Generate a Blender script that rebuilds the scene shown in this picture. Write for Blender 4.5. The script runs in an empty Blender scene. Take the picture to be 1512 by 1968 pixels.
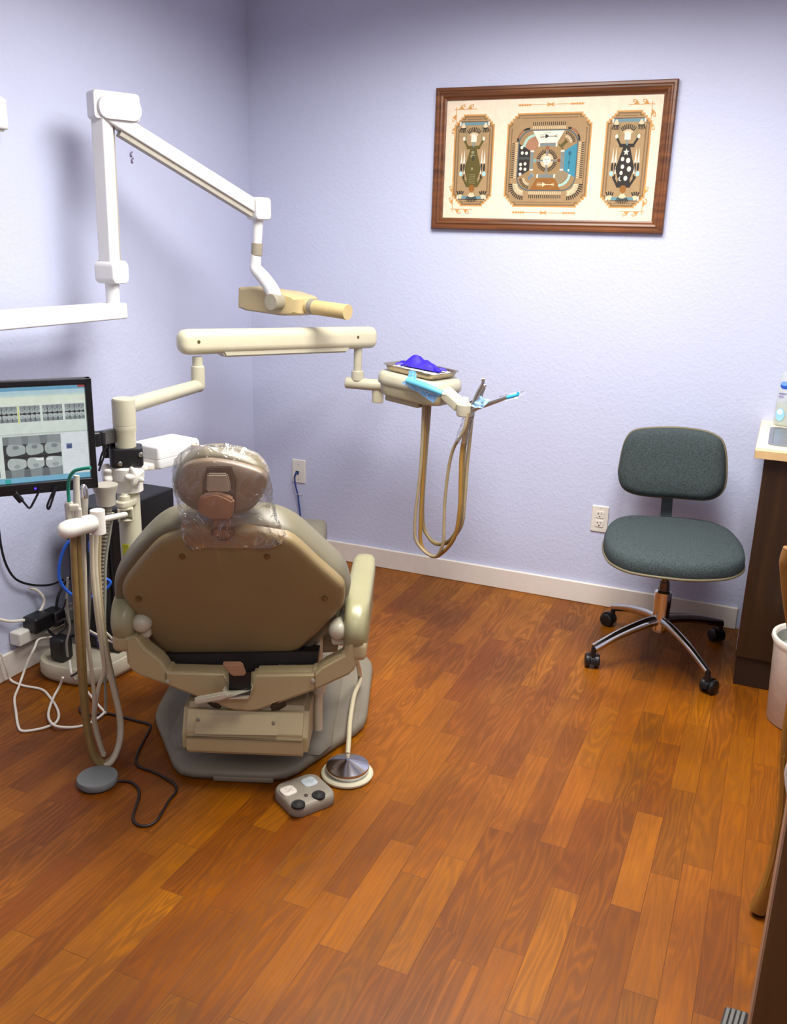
import bpy, bmesh, math, random
from mathutils import Vector, Matrix
random.seed(7)
C = bpy.context.scene.collection
V = Vector
PI = math.pi
# ------------------------------------------------------------------ camera survey (metres; x along back wall, y into the room, z up)
FPX, PITCH, ROLL, YAW, CAMH = 1737.05, .28959, .0291028, -.396931, 1.47
_f = V((math.sin(YAW)*math.cos(PITCH), math.cos(YAW)*math.cos(PITCH), -math.sin(PITCH)))
_r0 = V((math.cos(YAW), -math.sin(YAW), 0)); _u0 = _r0.cross(_f)
_r = math.cos(ROLL)*_r0 + math.sin(ROLL)*_u0
_u = -math.sin(ROLL)*_r0 + math.cos(ROLL)*_u0
CAM = V((0, 0, CAMH))
XL, YB, XR, YF, ZC = -2.294, 3.693, 1.35, -1.3, 2.52
def ray(px, py): return _f + _r*((px-756)/FPX) - _u*((py-984)/FPX)
def onZ(px, py, z=0.): d = ray(px, py); return CAM + d*((z-CAMH)/d.z)
def onY(px, py, y): d = ray(px, py); return CAM + d*(y/d.y)
def onX(px, py, x): d = ray(px, py); return CAM + d*(x/d.x)
def onD(px, py, D): d = ray(px, py); return CAM + d*(D/math.hypot(d.x, d.y))
def onP(px, py, p0, n): d = ray(px, py); return CAM + d*((p0-CAM).dot(n)/d.dot(n))
def pr(P):
    q = V(P)-CAM; z = q.dot(_f); return (756+FPX*q.dot(_r)/z, 984-FPX*q.dot(_u)/z)
def zat(x, y, py):
    a, b = -.5, 3.
    for _ in range(40):
        m = (a+b)/2
        if pr((x, y, m))[1] > py: a = m
        else: b = m
    return a

# ------------------------------------------------------------------ materials
def lin(c):
    if isinstance(c, str): c = tuple(int(c[i:i+2], 16)/255 for i in (0, 2, 4))
    return tuple((x/12.92 if x <= .04045 else ((x+.055)/1.055)**2.4) for x in c)
MATS = {}
def mat(name, col, rough=.5, metal=0., var=.06, vscale=30., bump=0., bscale=200., spec=.5, alpha=1., emit=0., coat=0., trans=0., dark=False):
    if name in MATS: return MATS[name]
    m = bpy.data.materials.new(name); m.use_nodes = True
    nt = m.node_tree; N = nt.nodes; L = nt.links; b = N['Principled BSDF']
    c = lin(col)
    tc = N.new('ShaderNodeTexCoord')
    no = N.new('ShaderNodeTexNoise'); no.inputs['Scale'].default_value = vscale; no.inputs['Detail'].default_value = 4
    L.new(tc.outputs['Object'], no.inputs['Vector'])
    rp = N.new('ShaderNodeValToRGB')
    rp.color_ramp.elements[0].position = .3; rp.color_ramp.elements[1].position = .7
    rp.color_ramp.elements[0].color = (*[max(0, x*(1-var)) for x in c], 1)
    rp.color_ramp.elements[1].color = (*[min(1, x*(1+var)) for x in c], 1)
    L.new(no.outputs['Fac'], rp.inputs['Fac']); (L.new(rp.outputs['Color'], b.inputs['Base Color']) if not dark else None)
    if dark: b.inputs['Base Color'].default_value = (.02, .02, .02, 1)
    b.inputs['Roughness'].default_value = rough; b.inputs['Metallic'].default_value = metal
    b.inputs['Specular IOR Level'].default_value = spec; b.inputs['Alpha'].default_value = alpha
    b.inputs['Coat Weight'].default_value = coat; b.inputs['Transmission Weight'].default_value = trans
    if emit:
        L.new(rp.outputs['Color'], b.inputs['Emission Color']); b.inputs['Emission Strength'].default_value = emit
    if bump:
        n2 = N.new('ShaderNodeTexNoise'); n2.inputs['Scale'].default_value = bscale; n2.inputs['Detail'].default_value = 3
        L.new(tc.outputs['Object'], n2.inputs['Vector'])
        bp = N.new('ShaderNodeBump'); bp.inputs['Strength'].default_value = bump; bp.inputs['Distance'].default_value = .004
        L.new(n2.outputs['Fac'], bp.inputs['Height']); L.new(bp.outputs['Normal'], b.inputs['Normal'])
    MATS[name] = m; return m
def film(name, col=(.95, .96, 1.), opac=.1, rough=.12, bscale=14.):
    if name in MATS: return MATS[name]
    m = bpy.data.materials.new(name); m.use_nodes = True
    nt = m.node_tree; N = nt.nodes; L = nt.links
    N.remove(N['Principled BSDF']); out = N['Material Output']
    tr = N.new('ShaderNodeBsdfTransparent'); gl = N.new('ShaderNodeBsdfGlossy'); df = N.new('ShaderNodeBsdfDiffuse')
    gl.inputs['Roughness'].default_value = rough; df.inputs['Color'].default_value = (*col, 1)
    tc = N.new('ShaderNodeTexCoord'); no = N.new('ShaderNodeTexNoise'); no.inputs['Scale'].default_value = bscale
    no.inputs['Detail'].default_value = 3; no.inputs['Distortion'].default_value = 1.2
    L.new(tc.outputs['Object'], no.inputs['Vector'])
    bp = N.new('ShaderNodeBump'); bp.inputs['Strength'].default_value = 1.; bp.inputs['Distance'].default_value = .03
    L.new(no.outputs['Fac'], bp.inputs['Height']); L.new(bp.outputs['Normal'], gl.inputs['Normal'])
    a = N.new('ShaderNodeMixShader'); a.inputs['Fac'].default_value = opac
    L.new(tr.outputs[0], a.inputs[1]); L.new(df.outputs[0], a.inputs[2])
    lw = N.new('ShaderNodeLayerWeight'); lw.inputs['Blend'].default_value = .25; L.new(bp.outputs['Normal'], lw.inputs['Normal'])
    mu = N.new('ShaderNodeMath'); mu.operation = 'MULTIPLY_ADD'; mu.inputs[1].default_value = .5; mu.inputs[2].default_value = .06
    L.new(lw.outputs['Fresnel'], mu.inputs[0])
    b = N.new('ShaderNodeMixShader'); L.new(mu.outputs[0], b.inputs['Fac'])
    L.new(a.outputs[0], b.inputs[1]); L.new(gl.outputs[0], b.inputs[2]); L.new(b.outputs[0], out.inputs['Surface'])
    MATS[name] = m; return m
def wood(name, c1, c2, axis='Z', scale=6., rough=.4):
    if name in MATS: return MATS[name]
    m = bpy.data.materials.new(name); m.use_nodes = True
    nt = m.node_tree; N = nt.nodes; L = nt.links; b = N['Principled BSDF']
    tc = N.new('ShaderNodeTexCoord'); mp = N.new('ShaderNodeMapping')
    s = {'X': (.06, 1, 1), 'Y': (1, .06, 1), 'Z': (1, 1, .06)}[axis]
    mp.inputs['Scale'].default_value = tuple(k*scale for k in s)
    L.new(tc.outputs['Object'], mp.inputs['Vector'])
    no = N.new('ShaderNodeTexNoise'); no.inputs['Scale'].default_value = 6; no.inputs['Detail'].default_value = 6; no.inputs['Distortion'].default_value = .6
    L.new(mp.outputs[0], no.inputs['Vector'])
    rp = N.new('ShaderNodeValToRGB'); rp.color_ramp.elements[0].position = .32; rp.color_ramp.elements[1].position = .68
    rp.color_ramp.elements[0].color = (*lin(c1), 1); rp.color_ramp.elements[1].color = (*lin(c2), 1)
    L.new(no.outputs['Fac'], rp.inputs['Fac']); L.new(rp.outputs[0], b.inputs['Base Color'])
    b.inputs['Roughness'].default_value = rough
    MATS[name] = m; return m

# ------------------------------------------------------------------ objects
ROOT = {}
def root_matrix(o):
    while o.parent: o = o.parent
    return ROOT.get(o.name, Matrix())
def thing(name, label, cat, loc=(0, 0, 0), rotz=0., group=None):
    o = bpy.data.objects.new(name, None); C.objects.link(o); o.empty_display_size = .05
    o.location = loc; o.rotation_euler = (0, 0, rotz)
    o['label'] = label; o['category'] = cat
    if group: o['group'] = group
    ROOT[o.name] = Matrix.Translation(V(loc)) @ Matrix.Rotation(rotz, 4, 'Z')
    return o
def obj(name, bm, m, parent=None, sharp=38., label=None):
    """links a bmesh given in world coordinates as one mesh object"""
    me = bpy.data.meshes.new(name)
    o = bpy.data.objects.new(name, me); C.objects.link(o)
    if parent is not None:
        o.parent = parent; bm.transform(root_matrix(parent).inverted())
    elif bm.verts:
        lo = V([min(v.co[i] for v in bm.verts) for i in range(3)]); hi = V([max(v.co[i] for v in bm.verts) for i in range(3)])
        base = V(((lo.x+hi.x)/2, (lo.y+hi.y)/2, lo.z))
        o.location = base; bm.transform(Matrix.Translation(-base)); ROOT[o.name] = Matrix.Translation(base)
    bm.to_mesh(me); bm.free()
    for k in (m if isinstance(m, (list, tuple)) else [m]): me.materials.append(k)
    me.shade_smooth()
    if sharp < 180: me.set_sharp_from_angle(angle=math.radians(sharp))
    if sharp < 60:
        w = o.modifiers.new('weighted_normals', 'WEIGHTED_NORMAL'); w.keep_sharp = True
    if label: o['label'] = label
    return o
def tag(o, label, cat, group=None, kind=None):
    o['label'] = label; o['category'] = cat
    if group: o['group'] = group
    if kind: o['kind'] = kind
    return o
def struct(name, bm, m, label=None, sharp=38.):
    o = obj(name, bm, m, None, sharp); o['kind'] = 'structure'
    if label: o['label'] = label
    return o
def dup(root, loc, rotz=0., label=None):
    r = root.copy(); C.objects.link(r); r.location = loc; r.rotation_euler = (0, 0, rotz)
    ROOT[r.name] = Matrix.Translation(V(loc)) @ Matrix.Rotation(rotz, 4, 'Z')
    if label: r['label'] = label
    for ch in list(root.children):
        c = ch.copy(); C.objects.link(c); c.parent = r
        for g in ch.children:
            d = g.copy(); C.objects.link(d); d.parent = c
    return r

# ------------------------------------------------------------------ shapes
def BM(): return bmesh.new()
def merge(bm, b2, M=None):
    if M is not None: b2.transform(M)
    me = bpy.data.meshes.new('tmp'); b2.to_mesh(me); b2.free(); bm.from_mesh(me); bpy.data.meshes.remove(me)
def frame(p, x, z):
    """matrix at p whose local z follows z and local x follows x"""
    z = V(z).normalized(); x = V(x); x = (x - z*x.dot(z)).normalized(); y = z.cross(x)
    M = Matrix((x, y, z)).transposed().to_4x4(); M.translation = V(p); return M
def box(bm, c, s, bev=0., M=None, seg=3):
    b = bmesh.new(); bmesh.ops.create_cube(b, size=1)
    for v in b.verts: v.co = V((v.co.x*s[0], v.co.y*s[1], v.co.z*s[2]))
    if bev: bmesh.ops.bevel(b, geom=b.edges[:], offset=min(bev, min(s)*.49), segments=seg, affect='EDGES', profile=.5)
    T = Matrix.Translation(V(c)) if M is None else M @ Matrix.Translation(V(c))
    merge(bm, b, T)
def box2(bm, lo, hi, bev=0., seg=3):
    lo, hi = V(lo), V(hi); box(bm, (lo+hi)/2, hi-lo, bev, None, seg)
def beam(bm, p, q, w, h, bev=0., up=(0, 0, 1), seg=3):
    """box from p to q, w across, h along up"""
    p, q = V(p), V(q); d = q-p
    z = V(up); y = d.normalized(); x = y.cross(z).normalized(); z2 = x.cross(y)
    M = Matrix((x, y, z2)).transposed().to_4x4(); M.translation = (p+q)/2
    box(bm, (0, 0, 0), (w, d.length, h), bev, M, seg)
def lathe(bm, p, axis, prof, seg=24, cap=True):
    """prof: (distance along axis, radius)"""
    M = frame(p, (1, 0, .01) if abs(V(axis).normalized().x) < .9 else (0, 1, 0), axis)
    rings = []
    for t, r in prof:
        rings.append([bm.verts.new(M @ V((r*math.cos(2*PI*k/seg), r*math.sin(2*PI*k/seg), t))) for k in range(seg)])
    for a, b in zip(rings, rings[1:]):
        for k in range(seg): bm.faces.new((a[k], a[(k+1) % seg], b[(k+1) % seg], b[k]))
    if cap: bm.faces.new(rings[0][::-1]); bm.faces.new(rings[-1])
def cyl(bm, p, q, r, r2=None, bev=.1, seg=24):
    p, q = V(p), V(q); L = (q-p).length; r2 = r if r2 is None else r2
    e = min(r, L*.5)*bev
    if bev: lathe(bm, p, q-p, [(0, r-e), (e*.3, r-e*.3), (e, r), (L-e, r2), (L-e*.3, r2-e*.3), (L, r2-e)], seg)
    else: lathe(bm, p, q-p, [(0, r), (L, r2)], seg)
def cat_open(pts, k=6):
    P = [V(p) for p in pts]; out = []
    Q = [P[0]*2-P[1]]+P+[P[-1]*2-P[-2]]
    for i in range(1, len(Q)-2):
        a, b, c, d = Q[i-1:i+3]
        for j in range(k):
            t = j/k
            out.append(.5*((2*b)+(c-a)*t+(2*a-5*b+4*c-d)*t*t+(3*b-a-3*c+d)*t**3))
    out.append(P[-1]); return out
def cat_closed(pts, k=5):
    P = [V(p) for p in pts]; n = len(P); out = []
    for i in range(n):
        a, b, c, d = P[i-1], P[i], P[(i+1) % n], P[(i+2) % n]
        for j in range(k):
            t = j/k
            out.append(.5*((2*b)+(c-a)*t+(2*a-5*b+4*c-d)*t*t+(3*b-a-3*c+d)*t**3))
    return out
def tube(bm, pts, r, k=6, sides=10, r1=None, flat=1.):
    """r may be a number or a list of radii for the control points"""
    P = cat_open(pts, k) if k > 1 else [V(p) for p in pts]
    if isinstance(r, (list, tuple)):
        n0 = len(r)-1; R = [r[min(int(i/(len(P)-1)*n0), n0-1)]*(1-((i/(len(P)-1)*n0) % 1 if i < len(P)-1 else 1)) + r[min(int(i/(len(P)-1)*n0), n0-1)+1]*((i/(len(P)-1)*n0) % 1 if i < len(P)-1 else 1) for i in range(len(P))]
    else: R = [r+((r1 if r1 is not None else r)-r)*i/(len(P)-1) for i in range(len(P))]
    t0 = (P[1]-P[0]).normalized(); nrm = t0.orthogonal().normalized(); rings = []
    for i, p in enumerate(P):
        t = (P[min(i+1, len(P)-1)]-P[max(i-1, 0)])
        t = t.normalized() if t.length > 1e-9 else t0
        nrm = nrm-t*nrm.dot(t); nrm = nrm.normalized() if nrm.length > 1e-6 else t.orthogonal().normalized()
        bn = t.cross(nrm); t0 = t
        rings.append([bm.verts.new(p+(nrm*math.cos(2*PI*j/sides)+bn*math.sin(2*PI*j/sides)*flat)*R[i]) for j in range(sides)])
    for a, b in zip(rings, rings[1:]):
        for j in range(sides): bm.faces.new((a[j], a[(j+1) % sides], b[(j+1) % sides], b[j]))
    bm.faces.new(rings[0][::-1]); bm.faces.new(rings[-1])
def pillow(bm, outline, n, prof, center=None):
    """rings of a closed outline scaled about its centre and pushed along n: prof = (scale, offset)...; end rings are capped"""
    O = [V(p) for p in outline]; c = V(center) if center is not None else sum(O, V())/len(O); n = V(n).normalized()
    rings = [[bm.verts.new(c+(p-c)*s+n*o) for p in O] for s, o in prof]
    m = len(O)
    for a, b in zip(rings, rings[1:]):
        for j in range(m): bm.faces.new((a[j], a[(j+1) % m], b[(j+1) % m], b[j]))
    for R, (s, o) in ((rings[0], prof[0]), (rings[-1], prof[-1])):
        v = bm.verts.new(c+n*o)
        for j in range(m): bm.faces.new((R[j], R[(j+1) % m], v))
    bmesh.ops.recalc_face_normals(bm, faces=bm.faces[:])
def prism(bm, outline, n, t, bev=0., seg=2):
    b = bmesh.new(); n = V(n).normalized()
    A = [b.verts.new(V(p)) for p in outline]; B = [b.verts.new(V(p)+n*t) for p in outline]; m = len(A)
    b.faces.new(A[::-1]); b.faces.new(B)
    for j in range(m): b.faces.new((A[j], A[(j+1) % m], B[(j+1) % m], B[j]))
    bmesh.ops.recalc_face_normals(b, faces=b.faces[:])
    if bev: bmesh.ops.bevel(b, geom=b.edges[:], offset=bev, segments=seg, affect='EDGES', clamp_overlap=True)
    merge(bm, b)
def rrect(w, h, r, k=5):
    o = []
    for cx, cy, a0 in ((w/2-r, h/2-r, 0), (-w/2+r, h/2-r, 90), (-w/2+r, -h/2+r, 180), (w/2-r, -h/2+r, 270)):
        for j in range(k+1):
            a = math.radians(a0+90*j/k); o.append(V((cx+r*math.cos(a), cy+r*math.sin(a), 0)))
    return o
def place(pts, M): return [M @ p for p in pts]
def sphere(bm, c, r, s=(1, 1, 1), seg=20):
    b = bmesh.new(); bmesh.ops.create_uvsphere(b, u_segments=seg, v_segments=seg//2, radius=r)
    merge(bm, b, Matrix.Translation(V(c)) @ Matrix.Diagonal((*s, 1)))
class Flat:
    """flat coloured artwork: many small polygons in one mesh, later ones lying on earlier ones"""
    def __init__(s, M, emit=0., pre='art', rough=.6): s.bm = bmesh.new(); s.M = M; s.mats = []; s.idx = {}; s.boxes = []; s.emit = emit; s.pre = pre; s.rough = rough; s.dz = .00005
    def _m(s, col):
        if col not in s.idx:
            s.idx[col] = len(s.mats); s.mats.append(mat(s.pre+'_'+col, col, s.rough, var=.05, vscale=60, emit=s.emit, dark=bool(s.emit)))
        return s.idx[col]
    def poly(s, pts, col):
        x0, x1, y0, y1 = min(p[0] for p in pts), max(p[0] for p in pts), min(p[1] for p in pts), max(p[1] for p in pts)
        k = 1+max((b[4] for b in s.boxes if b[0] < x1 and b[1] > x0 and b[2] < y1 and b[3] > y0), default=0)
        s.boxes.append((x0, x1, y0, y1, k))
        f = s.bm.faces.new([s.bm.verts.new(s.M @ V((x, y, k*s.dz))) for x, y in pts]); f.material_index = s._m(col)
        f.normal_update()
        if f.normal.dot(s.M.to_3x3() @ V((0, 0, 1))) < 0: f.normal_flip()
    def rect(s, x0, y0, x1, y1, col): s.poly([(x0, y0), (x1, y0), (x1, y1), (x0, y1)], col)
    def ell(s, x, y, rx, ry, col, n=20): s.poly([(x+rx*math.cos(2*PI*i/n), y+ry*math.sin(2*PI*i/n)) for i in range(n)], col)
    def line(s, x0, y0, x1, y1, w, col):
        d = V((x1-x0, y1-y0)); n = V((-d.y, d.x)).normalized()*w/2
        s.poly([(x0+n.x, y0+n.y), (x1+n.x, y1+n.y), (x1-n.x, y1-n.y), (x0-n.x, y0-n.y)], col)
    def done(s, name, parent): return obj(name, s.bm, s.mats, parent)

# ------------------------------------------------------------------ palette
CREAM = mat('ivory_enamel', 'b8b29a', .32, var=.03)
CREAMY = mat('cream_plastic', 'c8c1a4', .3, var=.03)
WHITE = mat('white_enamel', 'd2d0ce', .4, var=.02)
WPLAS = mat('white_plastic', 'd8d3c8', .4, var=.03)
SHELL = mat('beige_shell_plastic', '84714c', .42, var=.05, vscale=6)
VINYL = mat('taupe_vinyl', '6d6650', .36, var=.05, vscale=12, bump=.12, bscale=400)
BEIGE = mat('beige_painted_metal', 'a6966f', .32, var=.05, vscale=8)
PEACH = mat('peach_plastic', '9a7458', .35, var=.04)
BASEG = mat('grey_base_plastic', '7a715f', .5, var=.06, vscale=10)
BLACK = mat('black_plastic', '111012', .4, var=.2)
DARK = mat('dark_recess', '1c1714', .6, var=.2)
CHROME = mat('chrome', 'd8d6d2', .1, 1., var=.03)
COLLECT = None
STEEL = mat('brushed_steel', 'b9b4aa', .28, 1., var=.06)
GREYP = mat('grey_plastic', 'a39c8e', .45, var=.05)
TAN = mat('tan_hose', '85714a', .45, var=.08)
TAN2 = mat('pale_tan_hose', 'a39270', .45, var=.06)
WHOSE = mat('offwhite_hose', 'c0b49c', .45, var=.05)
WCAB = mat('white_cable', 'ded6c8', .5, var=.04)
BCAB = mat('black_cable', '141216', .5, var=.2)
BLUE = mat('blue_cable', '1f5fd0', .45, var=.08)
CORD = mat('brown_cord', '22140f', .5, var=.2)
FABRIC = mat('teal_grey_fabric', '414a4a', .95, var=.4, vscale=240, bump=.7, bscale=420, spec=.15)
PIPING = mat('tan_piping', '6a6046', .6, var=.08)

# ================================================================== THE ROOM
def wall_paint(name, col):
    m = mat(name, col, .55, var=.015, vscale=3, spec=.35)
    nt = m.node_tree; N = nt.nodes; L = nt.links; b = N['Principled BSDF']
    tc = N.new('ShaderNodeTexCoord'); no = N.new('ShaderNodeTexNoise')
    no.inputs['Scale'].default_value = 75; no.inputs['Detail'].default_value = 3; no.inputs['Distortion'].default_value = .4
    L.new(tc.outputs['Object'], no.inputs['Vector'])
    rp = N.new('ShaderNodeValToRGB'); rp.color_ramp.elements[0].position = .42; rp.color_ramp.elements[1].position = .72
    L.new(no.outputs['Fac'], rp.inputs['Fac'])
    bp = N.new('ShaderNodeBump'); bp.inputs['Strength'].default_value = .2; bp.inputs['Distance'].default_value = .003
    L.new(rp.outputs[0], bp.inputs['Height']); L.new(bp.outputs['Normal'], b.inputs['Normal'])
    return m
def floor_wood():
    m = bpy.data.materials.new('oak_strip_floor'); m.use_nodes = True
    nt = m.node_tree; N = nt.nodes; L = nt.links; b = N['Principled BSDF']
    def math_(op, a, bb=None, c=None):
        n = N.new('ShaderNodeMath'); n.operation = op
        for i, x in enumerate((a, bb, c)):
            if x is None: continue
            if isinstance(x, (int, float)): n.inputs[i].default_value = x
            else: L.new(x, n.inputs[i])
        return n.outputs[0]
    def mixc(fac, a, bb, mode='MIX'):
        n = N.new('ShaderNodeMix'); n.data_type = 'RGBA'; n.blend_type = mode
        for i, x in ((0, fac), (6, a), (7, bb)):
            if isinstance(x, (int, float)): n.inputs[i].default_value = x
            elif isinstance(x, tuple): n.inputs[i].default_value = x
            else: L.new(x, n.inputs[i])
        return n.outputs[2]
    tc = N.new('ShaderNodeTexCoord'); sp = N.new('ShaderNodeSeparateXYZ'); L.new(tc.outputs['Object'], sp.inputs[0])
    cb = N.new('ShaderNodeCombineXYZ'); L.new(sp.outputs[1], cb.inputs[0]); L.new(sp.outputs[0], cb.inputs[1])
    br = N.new('ShaderNodeTexBrick'); L.new(cb.outputs[0], br.inputs['Vector'])
    br.offset = .39; br.offset_frequency = 2; br.squash = 1.35; br.squash_frequency = 3
    for k, v in (('Scale', 1), ('Mortar Size', .0009), ('Mortar Smooth', .3), ('Bias', 0.), ('Brick Width', .40), ('Row Height', .07)): br.inputs[k].default_value = v
    br.inputs['Color1'].default_value = (0, 0, 0, 1); br.inputs['Color2'].default_value = (1, 1, 1, 1); br.inputs['Mortar'].default_value = (.5, .5, .5, 1)
    rnd = br.outputs['Color']
    ramp = N.new('ShaderNodeValToRGB'); L.new(rnd, ramp.inputs['Fac'])
    cols = ['633710', '744214', '7c481a', '6c3f12', '84501c', '663612', '784614']
    e = ramp.color_ramp.elements
    e[0].color = (*lin(cols[0]), 1); e[1].color = (*lin(cols[-1]), 1)
    for i in range(1, len(cols)-1):
        q = e.new(i/(len(cols)-1)); q.color = (*lin(cols[i]), 1)
    # grain: contour lines of a noise stretched along the strip, shifted strip by strip
    off = math_('MULTIPLY', rnd, 57.)
    cg = N.new('ShaderNodeCombineXYZ')
    L.new(math_('MULTIPLY_ADD', sp.outputs[0], 10., off), cg.inputs[0]); L.new(math_('MULTIPLY', sp.outputs[1], 1.15), cg.inputs[1]); L.new(off, cg.inputs[2])
    n1 = N.new('ShaderNodeTexNoise'); n1.inputs['Scale'].default_value = 1.15; n1.inputs['Detail'].default_value = 2.2; n1.inputs['Distortion'].default_value = .25
    L.new(cg.outputs[0], n1.inputs['Vector'])
    rings = math_('SINE', math_('MULTIPLY', n1.outputs['Fac'], 105.))
    rings = math_('MULTIPLY_ADD', rings, .5, .5); rings = math_('POWER', rings, 1.7)
    cf = N.new('ShaderNodeCombineXYZ')
    L.new(math_('MULTIPLY_ADD', sp.outputs[0], 160., off), cf.inputs[0]); L.new(math_('MULTIPLY', sp.outputs[1], 6.), cf.inputs[1])
    n2 = N.new('ShaderNodeTexNoise'); n2.inputs['Scale'].default_value = 1.; n2.inputs['Detail'].default_value = 3; L.new(cf.outputs[0], n2.inputs['Vector'])
    fine = N.new('ShaderNodeValToRGB'); fine.color_ramp.elements[0].position = .38; fine.color_ramp.elements[1].position = .62; L.new(n2.outputs['Fac'], fine.inputs['Fac'])
    # some strips show strong figure, some almost none
    fig = math_('FRACT', math_('MULTIPLY', rnd, 7.3))
    c = mixc(math_('MULTIPLY', math_('SUBTRACT', 1., rings), math_('MULTIPLY_ADD', fig, .36, .06)), ramp.outputs[0], (*lin('2c1404'), 1))
    c = mixc(math_('MULTIPLY', math_('SUBTRACT', 1., fine.outputs[0]), .2), c, (*lin('3a1a06'), 1))
    # cloudy darkening and a few knots
    n3 = N.new('ShaderNodeTexNoise'); n3.inputs['Scale'].default_value = 2.6; n3.inputs['Detail'].default_value = 5; L.new(tc.outputs['Object'], n3.inputs['Vector'])
    cl = N.new('ShaderNodeValToRGB'); cl.color_ramp.elements[0].position = .38; cl.color_ramp.elements[1].position = .6
    cl.color_ramp.elements[0].color = (.62, .56, .5, 1); cl.color_ramp.elements[1].color = (1, 1, 1, 1); L.new(n3.outputs['Fac'], cl.inputs['Fac'])
    c = mixc(.75, c, cl.outputs[0], 'MULTIPLY')
    c = mixc(math_('MULTIPLY', br.outputs['Fac'], .4), c, (*lin('2a1204'), 1))
    hs = N.new('ShaderNodeHueSaturation'); hs.inputs['Saturation'].default_value = 1.12; hs.inputs['Value'].default_value = 1.5; L.new(c, hs.inputs['Color'])
    L.new(hs.outputs[0], b.inputs['Base Color'])
    L.new(math_('MULTIPLY_ADD', rings, -.08, .46), b.inputs['Roughness'])
    b.inputs['Specular IOR Level'].default_value = .28
    bp = N.new('ShaderNodeBump'); bp.inputs['Strength'].default_value = .25; bp.inputs['Distance'].default_value = .002
    L.new(math_('MULTIPLY', br.outputs['Fac'], -1.), bp.inputs['Height']); L.new(bp.outputs['Normal'], b.inputs['Normal'])
    return m
PAINT = wall_paint('lavender_wall_paint', 'bfc3da')
TRIM = mat('white_trim_paint', 'dcd3c8', .4, var=.02)
bm = BM(); box2(bm, (XL-.1, YF-.1, -.05), (XR+.1, YB+.1, 0)); struct('floor', bm, floor_wood(), 'glossy orange-brown oak strip floor')
bm = BM(); box2(bm, (XL-.1, YF, 0), (XL, YB+.1, ZC)); struct('wall_left', bm, PAINT, 'lavender textured wall on the left')
bm = BM(); box2(bm, (XL, YB, 0), (XR, YB+.1, ZC)); struct('wall_back', bm, PAINT, 'lavender textured wall at the back')
bm = BM(); box2(bm, (XR, YF, 0), (XR+.1, YB+.1, ZC)); struct('wall_right', bm, PAINT)
bm = BM(); box2(bm, (XL-.1, YF-.1, 0), (XR+.1, YF, ZC)); struct('wall_front', bm, PAINT)
bm = BM(); box2(bm, (XL-.1, YF-.1, ZC), (XR+.1, YB+.1, ZC+.05)); struct('ceiling', bm, mat('ceiling_white', 'd8d6d2', .8))
bm = BM(); box2(bm, (XL, YF, 0), (XL+.016, YB, .092), .004); struct('baseboard_left', bm, TRIM)
bm = BM(); box2(bm, (XL+.016, YB-.016, 0), (-.02, YB, .092), .004); struct('baseboard_back', bm, TRIM)
dj = onY(1436, 1968, 1.19)
bm = BM(); box2(bm, (dj.x, 1.15, 0), (dj.x+.11, 1.19, ZC), .002)
d1 = struct('trim_1', bm, wood('dark_door_wood', '4a3018', '5e4022', 'Z', 5, .4), 'brown wooden door frame upright at the lower right')
bm = BM(); box2(bm, (dj.x-.0008, 1.1495, .001), (dj.x+.002, 1.1905, ZC-.001)); obj('lit_frame_edge', bm, wood('lit_edge_wood', '8a6850', 'a07c60', 'Z', 5, .5), d1)  # highlight along the frame's edge, put into a paler wood colour
# two small dark marks high on the left wall
bm = BM()
for px, py in ((251, 296), (253, 308)):
    p = onX(px, py, XL)
    tube(bm, [p+V((-.002, .012, .006)), p+V((.004, .004, .008)), p+V((.006, -.006, .002)), p+V((.004, -.002, -.008)), p+V((-.002, .01, -.006))], .0022, 3, 6)
tag(obj('wall_hook', bm, mat('hook_grey', '7a6a80', .6)), 'tiny grey hook left in the wall under the x-ray arm', 'hook')

# ================================================================== DENTAL CHAIR
O = V((-1.26, 1.88, 0)); CA = math.atan2(.369, .929)
bx_ = V((math.cos(CA), math.sin(CA), 0)); ax_ = V((-math.sin(CA), math.cos(CA), 0))
CM = Matrix.Translation(O) @ Matrix.Rotation(CA, 4, 'Z')
def LW(b, a, z): return CM @ V((b, a, z))
def onA(px, py, a): return onP(px, py, O+ax_*a, ax_)
def CB(bm, lo, hi, bev=0., seg=3):
    lo, hi = V(lo), V(hi); box(bm, (lo+hi)/2, hi-lo, bev, CM, seg)
chair = thing('dental_chair', 'beige dental chair seen from behind, on a grey floor plate', 'dental chair', O, CA)
pl = [(-.155, 0), (.158, 0), (.364, .31), (.366, .74), (.29, .86), (-.235, .86), (-.31, .74), (-.308, .31)]
plc = []
for i, p in enumerate(pl):
    a, b_, c = V(pl[i-1]), V(p), V(pl[(i+1) % 8])
    for t in (0, .5, 1):
        q1 = b_+(a-b_).normalized()*.05; q2 = b_+(c-b_).normalized()*.05
        plc.append(q1*(1-t)**2+b_*2*t*(1-t)+q2*t*t)
bm = BM(); pillow(bm, [LW(p[0], p[1], 0) for p in plc], (0, 0, 1), [(.97, .004), (.99, .006), (1, .02), (.99, .03), (.965, .036), (.9, .04)])
CB(bm, (-.05, -.006, .004), (.12, .02, .02), .004)
bp_ = obj('base_plate', bm, BASEG, chair, 60)
bm = BM(); pillow(bm, [LW(b, a, 0) for b, a in ((-.19, .1), (.24, .1), (.27, .16), (.27, .68), (.22, .74), (-.17, .74), (-.22, .68), (-.22, .16))], (0, 0, 1), [(1, .036), (.98, .05), (.8, .062), (.7, .063)])
obj('base_cover', bm, BASEG, chair, 60)
bm = BM(); CB(bm, (-.06, .2, .06), (.14, .6, .36), .03); obj('lift_column', bm, mat('dark_grey_metal', '4a453e', .5), chair)
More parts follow.
